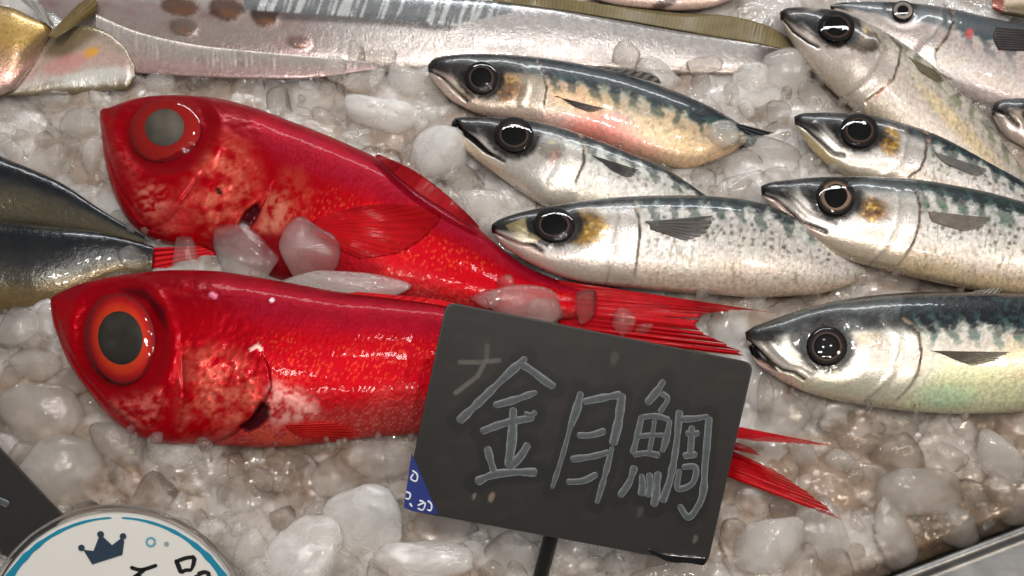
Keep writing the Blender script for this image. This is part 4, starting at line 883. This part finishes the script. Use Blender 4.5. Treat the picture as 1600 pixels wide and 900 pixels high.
MARKS = [(258,200,'the upper red fish eye'),(330,340,'the gill cover of the upper red fish'),(600,300,'the back of the upper red fish'),(188,530,'the lower red fish eye'),(260,690,'the lower red fish chin'),(560,680,'the lower red fish belly'),(182,790,'the round badge'),(660,800,'the blue corner of the sign'),(860,860,'the sign stem'),(1105,880,'the bottom right corner of the sign'),(1178,640,'the right edge of the sign'),(1310,697,'the upper red tail tip'),(1305,808,'the lower red tail tip'),(1390,640,'the gill cover of the large mackerel'),(1550,640,'the belly of the large mackerel'),(1500,860,'the metal tray edge'),(1400,420,'the chin of the ring eyed mackerel'),(1250,450,'the tail of the gold cheeked mackerel'),(770,357,'the nose of the gold cheeked mackerel'),(706,196,'the gaping mackerel mouth'),(669,106,'the nose of the pink flanked mackerel'),(1170,210,'the tail of the pink flanked mackerel'),(1000,112,'the pink flanked mackerel back'),(1242,188,'the lips of the open lipped mackerel'),(1230,70,'the jaw of the slanting mackerel'),(1500,160,'the back of the slanting mackerel'),(100,145,'the pink bellied fish'),(400,118,'the see through fish tail'),(30,250,'the upper dark fish'),(40,490,'the lower dark fish'),(60,720,'the corner of the second sign')]
def lump_label(px, py, r, k):
    m = min(MARKS, key=lambda q: math.hypot(q[0]-px, q[1]-py)); dx, dy = px-m[0], py-m[1]
    rel = ('right of' if dx > 0 else 'left of') if abs(dx) > abs(dy) else ('below' if dy > 0 else 'above')
    far = 'just ' if math.hypot(dx, dy) < 60 else ''
    size = 'tiny' if r < 12 else ('small' if r < 19 else 'medium sized')
    return f"{size} {dict(t='milky', c='clear', w='frosty white')[k]} ice lump {far}{rel} {m[2]}"
while cnt < 232 and tries < 9000:
    tries += 1
    px, py = random.uniform(-20, 1620), random.uniform(60, 915); r = random.choice((random.uniform(9, 20), random.uniform(22, 48), random.uniform(22, 40)))*(0.8+0.4*py/900)
    if masked(px, py) or any(math.hypot(px-a, py-b) < (r+c)*0.72 for a, b, c in placed): continue
    placed.append((px, py, r)); cnt += 1
    k = random.choices('tcw', (0.55, 0.35, 0.10))[0]
    o = bpy.data.objects.new('ice_lump', random.choice(lib[k])); COL.objects.link(o)
    dep = r*random.uniform(0.6, 0.9)*(1 if r < 20 else 0.62); t = BED_TZ(px, py)
    place(o, px, py, t-dep*random.uniform(-0.35, 0.25)*t/F, r*random.uniform(0.9, 1.6), r*random.uniform(0.65, 1.0), random.uniform(0, 360), dep)
    tag(o, lump_label(px, py, r, k), 'ice', 'small ice lumps in the wet bed')
# crushed bits too small to pick apart
cv, cf = [], []; off = 0; nb = 0
bits = [chunk_verts(2, 400+i, 1.0, 0.2, 40) for i in range(10)]
while nb < 2000:
    px, py = random.uniform(-60, 1660), random.uniform(40, 940)
    if fbm(np.array([px/70]), np.array([py/60]), 99, 3)[0] < random.uniform(0.3, 0.62): continue
    if masked(px, py, 0): continue
    v, f = bits[nb % 10]; r = random.uniform(1.6, 4.0) if random.random() < 0.8 else random.uniform(4, 8); t = BED_TZ(px, py); k = t/F
    a = RNG.normal(size=(3, 3)); qm, _ = np.linalg.qr(a); s = r*k*RNG.uniform(0.6, 1.25, 3)
    c = at(px, py, t-0.25*r*k); cv.append((v*s)@qm.T+c); cf.append((f if np.linalg.det(qm) > 0 else f[:, ::-1])+off); off += len(v); nb += 1
for f in (k1, k2, m1, m2, m3, m4, m5, m6, m7, m8, dk2, rib, rb2):     # slush clinging along the lower edge of each fish
    n_ = len(f.bot); i_ = n_//12
    while i_ < n_-4:
        i_ += random.choice((2, 3, 12, 24, 36)); i_ = min(i_, n_-1); bx, by = f.bot[i_]
        if vnoise(np.array([bx/45]), np.array([by/45]), 61)[0] < 0.38 or pin(np.array([bx]), np.array([by]), [(690,465),(1182,560),(1110,890),(625,800)])[0]: continue
        v, fc_ = bits[random.randrange(10)]; r = random.uniform(3.5, 11); up = (f.top[i_]-f.bot[i_]); up = up/(np.linalg.norm(up)+1e-6); o_ = random.uniform(-9, 7)
        px, py = bx+up[0]*o_, by+up[1]*o_; t = float(tz(by, f.zc[i_]))-0.0012; k = t/F
        qm, _ = np.linalg.qr(RNG.normal(size=(3, 3))); s = r*k*RNG.uniform(0.6, 1.25, 3)
        cv.append((v*s)@qm.T+at(px, py, t)); cf.append((fc_ if np.linalg.det(qm) > 0 else fc_[:, ::-1])+off); off += len(v)
cr = link('crushed_ice', mesh_from('crushed_ice', np.concatenate(cv), np.concatenate(cf), M_ICE_CRUSH)); cr['kind'] = 'stuff'; cr['label'] = 'fine wet crushed ice between the larger lumps'
#==SIGN==
# ------------------------------------------------------------------ metal tray
def tray_mat():
    m, nt, b = newmat('brushed_steel'); tc = N(nt, 'ShaderNodeTexCoord'); mp = N(nt, 'ShaderNodeMapping'); mp.inputs['Scale'].default_value = (14, 500, 500)
    nt.links.new(tc.outputs['Object'], mp.inputs[0]); n = N(nt, 'ShaderNodeTexNoise', Scale=2.0, Detail=3.0); nt.links.new(mp.outputs[0], n.inputs['Vector'])
    cr_ = N(nt, 'ShaderNodeMapRange'); cr_.inputs[3].default_value = 0.34; cr_.inputs[4].default_value = 0.55; nt.links.new(n.outputs[0], cr_.inputs[0]); nt.links.new(cr_.outputs[0], b.inputs['Roughness'])
    n2 = N(nt, 'ShaderNodeTexNoise', Scale=60.0, Detail=5.0); nt.links.new(tc.outputs['Object'], n2.inputs['Vector'])
    ra = N(nt, 'ShaderNodeValToRGB'); ra.color_ramp.elements[0].color = (0.17, 0.17, 0.17, 1); ra.color_ramp.elements[1].color = (0.34, 0.335, 0.33, 1); ra.color_ramp.elements[0].position = 0.3; ra.color_ramp.elements[1].position = 0.7
    nt.links.new(n2.outputs[0], ra.inputs[0]); nt.links.new(ra.outputs[0], b.inputs['Base Color'])
    b.inputs['Metallic'].default_value = 0.9
    bump_chain(nt, b, None, [(n.outputs[0], 0.08, 0.001)]); return m
M_STEEL = tray_mat()
wa = P(EDGE_A[0], EDGE_A[1], 0.003); wb = P(EDGE_B[0], EDGE_B[1], 0.003)
along = (wb-wa)/np.linalg.norm(wb-wa); outw = np.cross(along, [0, 0, 1.0]); outw = outw if np.dot(outw, P(1600, 900, 0)-wa) > 0 else -outw
# section: inside wall, rolled bead, groove, flat flange, outer skirt
prof = [(-0.001, -0.045), (0.0, -0.004)]+[(0.0022+0.0022*math.cos(a), 0.0+0.0022*math.sin(a)) for a in np.linspace(math.pi, 0.15, 9)]+[(0.0058, -0.0012), (0.0075, -0.0006), (0.030, -0.0006), (0.0325, -0.001), (0.0335, -0.004), (0.0335, -0.05)]
s = np.linspace(-0.75, 0.45, 90)
co = np.array([[wa+along*q+outw*a+np.array([0, 0, b]) for (a, b) in prof] for q in s])
tray = thing('metal_tray', 'brushed steel tray rim at the bottom right corner holding the ice', 'tray', wa)
rim = link('rim', mesh_from('rim', co, gridfaces(len(s), len(prof)), M_STEEL), tray)
fl = [P(-420, -420, -0.046), P(2000, -420, -0.046), P(2000, 1300, -0.046), P(-420, 1300, -0.046)]
link('tray_floor', mesh_from('tray_floor', np.array(fl), np.array([[0, 3, 2, 1]]), M_STEEL), tray)

# ------------------------------------------------------------------ black price board
def ribbon(pts, width, t, lift, mat, edge=(128,136,140), core=(84,90,93), n=None, parent=None, name='stroke', taper=None, thick=0.0003, seed=1, dry=0.8):
    p = np.asarray(pts, float); L = np.sum(np.linalg.norm(np.diff(p, axis=0), axis=1)); n = n or int(L/2.2)+8
    c = spline(p, n) if len(p) > 2 else np.linspace(p[0], p[1], n)
    d = np.gradient(c, axis=0); d /= np.linalg.norm(d, axis=1)[:, None]+1e-9; nn = np.stack([-d[:, 1], d[:, 0]], 1)
    sl_ = np.concatenate([[0], np.cumsum(np.linalg.norm(np.diff(c, axis=0), axis=1))]); w0 = width/2
    ext = np.minimum(sl_, sl_[-1]-sl_)
    wd = w0*np.sqrt(np.clip(1-(1-np.clip(ext/w0, 0, 1))**2, 0.02, 1))*(0.78+0.4*vnoise(sl_/13, sl_*0, seed))
    if taper is not None: wd = wd*np.interp(np.linspace(0, 1, n), np.linspace(0, 1, len(taper)), taper)
    a = np.linspace(-1, 1, 9); X = c[:, None, 0]+nn[:, None, 0]*wd[:, None]*a; Y = c[:, None, 1]+nn[:, None, 1]*wd[:, None]*a
    e = np.abs(a)**4; col = lin(*core)*(1-e)[None, :, None]+lin(*edge)*e[None, :, None]+np.zeros(X.shape+(3,))
    col = col*(1-dry/2+dry*fbm(X/5, Y/5, seed+2))[..., None]
    top = t-lift-thick*(1-a**4)[None, :]+0*X
    me = mesh_from(name, at(X, Y, top), gridfaces(n, 9, False, True), mat, col)
    o = link(name, me)
    if parent is not None: o.parent = parent; 
    return o
def col_mat(name, rough, coat=0.0, spec=0.5):
    m, nt, b = newmat(name); a = N(nt, 'ShaderNodeAttribute', attribute_name='col'); nt.links.new(a.outputs['Color'], b.inputs['Base Color'])
    b.inputs['Roughness'].default_value = rough; b.inputs['Coat Weight'].default_value = coat; b.inputs['Coat Roughness'].default_value = 0.06; b.inputs['Specular IOR Level'].default_value = spec
    return m
M_BOARD = col_mat('board_face', 0.45, 0.0, 0.25); M_CHALK = col_mat('chalk_marker', 0.6); M_BLACK = col_mat('black_marker', 0.16, 0.4); M_PLASTIC = col_mat('black_plastic', 0.35); M_PRINT = col_mat('printed_card', 0.3, 0.3)
TB = 0.478
STK = {'gold_sign': [([(823,558),(790,588),(752,625),(715,660)],14,None),([(812,567),(832,580),(850,594),(868,606)],14,None),([(770,634),(800,626),(840,612)],13,[1,1,.8]),([(750,675),(786,662),(836,652)],13,[1,1,.9]),([(818,645),(832,648),(838,642)],10,None),([(802,636),(800,684),(794,732)],16,[.9,1,1]),([(761,697),(766,718),(772,738)],13,None),([(826,692),(814,712),(794,732)],15,None),([(742,754),(770,742),(800,738),(840,738)],14,None)],
 'eye_sign': [([(908,611),(902,636),(891,668)],14,None),([(893,660),(878,715),(862,764)],9,None),([(910,628),(940,622),(972,616)],13,None),([(972,614),(966,660),(957,697)],15,None),([(957,697),(946,740),(932,788)],10,None),([(901,680),(922,680),(947,673)],12,None),([(890,718),(926,713),(953,706)],12,None),([(884,753),(912,751),(934,740)],12,None)],
 'fish_sign': [([(1038,593),(1026,612),(1009,632)],13,None),([(1032,614),(1042,620),(1030,646)],10,None),([(1003,648),(996,680),(988,711)],11,None),([(1001,652),(1024,650),(1047,656)],10,None),([(1047,655),(1042,682),(1034,708)],11,None),([(988,711),(1010,708),(1032,712)],11,None),([(996,682),(1018,680),(1040,680)],9,None),([(1023,655),(1019,682),(1014,709)],9,None),([(992,727),(984,752),(967,777)],12,None),([(1002,740),(1004,758),(1002,776)],12,None),([(1014,738),(1016,756),(1012,778)],13,None),([(1028,736),(1026,766),(1021,793)],13,None),
  ([(1062,640),(1056,700),(1046,752),(1034,786)],13,None),([(1062,655),(1086,654),(1108,650)],11,None),([(1108,650),(1102,720),(1091,790),(1076,808),(1060,788)],13,None),([(1070,676),(1082,678),(1094,676)],11,None),([(1081,664),(1080,688),(1078,712)],11,None),([(1066,713),(1078,711),(1090,710)],11,None),([(1064,730),(1086,730),(1081,756),(1060,764),(1062,732)],10,None)]}
GHOST = [([(719,566),(748,566),(779,563)],9),([(761,540),(760,562),(746,588),(712,614)],9)]
def rrect(corners, r, k=7):
    out = []; n = len(corners); c = [np.array(p, float) for p in corners]
    for i in range(n):
        p, a, b = c[i], c[i-1], c[(i+1) % n]; u = (a-p)/np.linalg.norm(a-p); v = (b-p)/np.linalg.norm(b-p)
        for q in np.linspace(0, 1, k): out.append(p+u*r*(1-q)**2+v*r*q**2)
    return np.array(out)
def slab(name, poly, t, thick, mat, col, parent):
    """plate facing the lens: front, back and edge, given by its outline"""
    n = len(poly); f0 = at(poly[:, 0], poly[:, 1], t); inn = poly+(poly.mean(0)-poly)*0.004; fr = at(inn[:, 0], inn[:, 1], t-0.0003)
    bk = f0-(-FW)*thick
    bm = bmesh.new()
    V1 = [bm.verts.new(p) for p in fr]; V2 = [bm.verts.new(p) for p in f0]; V3 = [bm.verts.new(p) for p in bk]
    bm.faces.new(V1[::-1]); bm.faces.new(V3)
    for i in range(n):
        j = (i+1) % n; bm.faces.new((V1[i], V1[j], V2[j], V2[i])); bm.faces.new((V2[i], V2[j], V3[j], V3[i]))
    bmesh.ops.recalc_face_normals(bm, faces=bm.faces)
    me = bpy.data.meshes.new(name); bm.to_mesh(me); bm.free()
    a = me.attributes.new('col', 'FLOAT_COLOR', 'POINT'); a.data.foreach_set('color', np.tile([*lin(*col), 1.0], len(me.vertices)).astype(np.float32))
    me.materials.append(mat); o = link(name, me)
    if parent is not None: o.parent = parent; o.location = -Vector(parent.location)
    return o
BC = [(697,471),(1178,567),(1105,884),(629,796)]
board_root = thing('price_board', 'black chalk sign with three handwritten characters and blue corner on black stem', 'sign', P(845, 930, 0.0))
slab('board_back', rrect(BC, 17), TB, 0.002, M_PLASTIC, (34,32,31), board_root)
# face: fine sheet carrying the grey film of wiped chalk
A_, B_, C_, D_ = [np.array(p, float) for p in BC]
gu, gv = np.meshgrid(np.linspace(0.006, 0.994, 250), np.linspace(0.008, 0.992, 168), indexing='xy')
# pull the grid into the rounded outline
ru = gu.copy()
def sq(u, v):
    X = (A_[0]*(1-u)*(1-v)+B_[0]*u*(1-v)+C_[0]*u*v+D_[0]*(1-u)*v); Y = (A_[1]*(1-u)*(1-v)+B_[1]*u*(1-v)+C_[1]*u*v+D_[1]*(1-u)*v); return X, Y
ru_, rv_ = 17/489, 17/328
cxu = np.clip(gu, ru_, 1-ru_); cyv = np.clip(gv, rv_, 1-rv_); du = (gu-cxu)/ru_; dv = (gv-cyv)/rv_
sqd = np.maximum(np.abs(du), np.abs(dv))/np.maximum(np.hypot(du, dv), 1e-6); sqd = np.where((np.abs(du) > 1e-6) & (np.abs(dv) > 1e-6), sqd, 1)
FX, FY = sq(cxu+du*sqd*ru_, cyv+dv*sqd*rv_)
bcol = np.broadcast_to(lin(35, 33, 32), FX.shape+(3,)).copy()
sm = fbm(FX/60, FY/45, 31, 4); bcol = bcol*(0.82+0.36*sm)[..., None]
bcol = blend(bcol, lin(46, 42, 40), 0.4*sst(0.52, 0.72, fbm(FX/35+FY/90, FY/18, 33, 3)))
for grp in STK.values():
    for pts, wd, tpr in grp:
        d = pdist(FX, FY, pts); bcol = blend(bcol, lin(26, 25, 24), 0.8*sst(wd*0.5+13, wd*0.5+8, d+3*(fbm(FX/12, FY/12, 35)-0.5)))
for pts, wd in GHOST: bcol = blend(bcol, lin(92, 90, 84), 0.8*sst(wd*0.55, wd*0.25, pdist(FX, FY, pts))*(0.5+0.8*fbm(FX/9, FY/9, 36)))
for (x, y, r, c, k) in [(741,775,5,(110,104,98),.7),(768,777,7,(128,112,100),.7),(755,548,18,(48,46,44),.6),(1086,842,6,(104,100,96),.5),(960,560,10,(74,70,66),.5),(1000,800,8,(78,74,70),.4)]:
    bcol = blend(bcol, lin(*c), k*sst(1.2, 0.5, ell(FX, FY, x, y, r*0.7, r*1.3, 20)+0.6*(fbm(FX/6, FY/6, 37)-0.5)))
face = link('board_face', mesh_from('board_face', at(FX, FY, np.full(FX.shape, TB-0.0007)), gridfaces(168, 250, False, True), M_BOARD, bcol), board_root)
for nm, grp in STK.items():
    for i, (pts, wd, tpr) in enumerate(grp):
        ribbon(pts, wd*0.9, TB-0.0007, 0.00012+0.00003*i, M_CHALK, edge=(126,132,135), core=(60,65,68), parent=face, name='chalk_stroke', taper=tpr, seed=i)
ribbon([(1012,858),(1040,870),(1075,874),(1104,877)], 13, TB-0.0007, 0.0002, M_BLACK, edge=(10,10,10), core=(8,8,8), parent=face, name='black_mark', taper=[.4,1,1,1])
stk = slab('blue_sticker', np.array([(643,708),(660,746),(685,804),(646,799),(631,793)], float), TB-0.0012, 0.0003, M_PRINT, (30,44,112), board_root)
for pts in ([(644,735),(652,742),(650,752),(642,748),(646,740)], [(634,768),(641,772),(638,780),(633,778)], [(652,790),(664,786),(660,797),(652,794)], [(668,782),(674,788),(672,798),(667,796)], [(655,782),(662,784)], [(640,786),(644,792)]):
    ribbon(pts, 3.0, TB-0.0015, 0.0002, M_PRINT, edge=(200,204,214), core=(214,216,224), parent=stk, name='white_scribble', dry=0.1)
def tube(name, p0, p1, r, mat, col, parent, seg=20, r1=None):
    p0 = np.array(p0); p1 = np.array(p1); d = p1-p0; d /= np.linalg.norm(d); a = np.cross(d, [0, 0, 1.0]) if abs(d[2]) < 0.95 else np.cross(d, [1.0, 0, 0]); a /= np.linalg.norm(a); b = np.cross(d, a)
    th = np.linspace(0, 2*math.pi, seg, endpoint=False); k = np.linspace(0, 1, 8)
    rr = r+((r1 or r)-r)*k
    co = p0+(p1-p0)*k[:, None, None]+rr[:, None, None]*(np.cos(th)[None, :, None]*a+np.sin(th)[None, :, None]*b)
    me = mesh_from(name, co, gridfaces(8, seg, True, False), mat, np.broadcast_to(lin(*col), (8, seg, 3)))
    o = link(name, me)
    if parent is not None: o.parent = parent; o.location = -Vector(parent.location)
    return o
s0 = at(866, 820, TB+0.0085); s1 = P(830, 955, -0.01)
tube('stem', s0, s1, 0.0034, M_PLASTIC, (18,17,17), board_root)
tube('stem_clip', at(872, 790, TB+0.0085), at(866, 828, TB+0.0085), 0.0055, M_PLASTIC, (20,19,19), board_root)

# second dark board, cut by the left edge
b2 = thing('price_board', 'corner of a second black chalk sign at the lower left edge behind the round badge', 'sign', P(-120, 960, 0.0))
T2 = 0.50
slab('board_back', rrect([(-150,520),(-6,696),(104,814),(-10,1010),(-300,760)], 6), T2, 0.002, M_PLASTIC, (38,36,35), b2)
ribbon([(-30,772),(-6,780),(14,789)], 11, T2-0.0005, 0.0004, M_CHALK, edge=(126,132,135), core=(60,65,68), parent=None, name='chalk_stroke').parent = b2
bpy.data.objects[[o.name for o in b2.children if o.name.startswith('chalk_stroke')][0]].location = -Vector(b2.location)
tube('stem', at(-90, 860, T2+0.004), P(-120, 980, -0.01), 0.0034, M_PLASTIC, (18,17,17), b2)

# ------------------------------------------------------------------ round badge
badge = thing('round_badge', 'round white badge with blue ring and dark crown under clear plastic', 'badge', P(182, 1110, 0.0))
TG = 0.455; BCX, BCY = 182, 1006
def circ(r, n=120, a0=0, a1=2*math.pi): 
    a = np.linspace(a0, a1, n, endpoint=False); return np.stack([BCX+r*np.cos(a), BCY+r*np.sin(a)], 1)
slab('card', circ(208, 140), TG, 0.0015, M_PRINT, (206,204,200), badge)
def fix(o): o.parent = badge; o.location = -Vector(badge.location); return o
def arc(a0, a1, r, w0, w1, name):
    a = np.radians(np.linspace(a0, a1, 40)); pts = np.stack([BCX+r*np.cos(a), BCY+r*np.sin(a)], 1)
    return fix(ribbon(pts, w1, TG-0.0003, 0.0003, M_PRINT, edge=(20,118,146), core=(20,118,146), name=name, taper=[w0/w1, 0.35, 0.7, 1], dry=0.05, thick=0.0))
arc(-92, -170, 197, 3, 17, 'ring_stroke'); arc(-88, -8, 197, 3, 17, 'ring_stroke')
def flat(name, poly, col, lift): return fix(slab(name, np.asarray(poly, float), TG-0.0003-lift, 0.0002, M_PRINT, col, None))
flat('crown', [(130,859),(146,861),(154,840),(160,838),(175,852),(189,841),(194,845),(191,867),(144,882)], (38,52,70), 0.0003)
for (x, y, r) in [(127,856,5),(157,835,5.2),(192,838,5)]:
    a = np.linspace(0, 2*math.pi, 24, endpoint=False); flat('crown_ball', np.stack([x+r*np.cos(a), y+r*np.sin(a)], 1), (38,52,70), 0.0004)
a = np.linspace(0, 2*math.pi, 28); fix(ribbon(np.stack([235.5+6.5*np.cos(a), 847+6.5*np.sin(a)], 1), 4, TG-0.0003, 0.0003, M_PRINT, edge=(110,158,172), core=(96,150,166), name='bubble_ring', n=60, dry=0.05, thick=0))
a = np.linspace(0, 2*math.pi, 24, endpoint=False); flat('bubble_dot', np.stack([260+3.6*np.cos(a), 850+3.6*np.sin(a)], 1), (120,144,152), 0.0003)
INK = dict(edge=(22,21,22), core=(20,19,20), dry=0.05, thick=0.0)
for pts, wd, tp in [([(203,886),(216,890),(246,883)],7,[.8,1,.8]),([(229,887),(218,896),(198,908)],7,[.8,1,.6]),([(212,899),(226,906),(240,920)],7,[1,1,.7]),([(274,874),(279,885),(283,896)],8,[.7,1,1]),([(274,878),(290,872),(305,870)],7,[.8,1,1]),([(304,870),(302,882),(298,892)],7,[1,1,.7]),([(282,895),(290,891),(300,891)],6,None),([(308,898),(320,894),(329,897)],7,[1,1,1]),([(327,897),(325,908),(321,920)],8,None),([(306,898),(308,910),(312,922)],8,None)]:
    fix(ribbon(pts, wd, TG-0.0003, 0.0004, M_PRINT, name='brush_stroke', taper=tp, **INK))
def plastic():
    m, nt, b = newmat('clear_plastic'); b.inputs['Base Color'].default_value = (0.95, 0.96, 0.96, 1); b.inputs['Transmission Weight'].default_value = 1.0; b.inputs['Roughness'].default_value = 0.04; b.inputs['IOR'].default_value = 1.45; return m
a = np.linspace(0, 2*math.pi, 180, endpoint=False); q = np.linspace(0, 2*math.pi, 14, endpoint=False)
RR = 212+6*np.cos(q)[None, :]; X = BCX+RR*np.cos(a)[:, None]; Y = BCY+RR*np.sin(a)[:, None]; t = TG-0.0006-0.0020*np.sin(q)[None, :]+0*X
co = at(X, Y, t); fcs = np.concatenate([gridfaces(180, 14, True), np.stack([np.full(14, 179)*14+np.arange(14), np.full(14, 179)*14+(np.arange(14)+1) % 14, (np.arange(14)+1) % 14, np.arange(14)], 1)])
fix(link('plastic_rim', mesh_from('plastic_rim', co, fcs, plastic())))
tube('stem', at(BCX, BCY+170, TG+0.003), P(BCX, 1260, -0.02), 0.0034, M_PLASTIC, (30,30,30), badge)
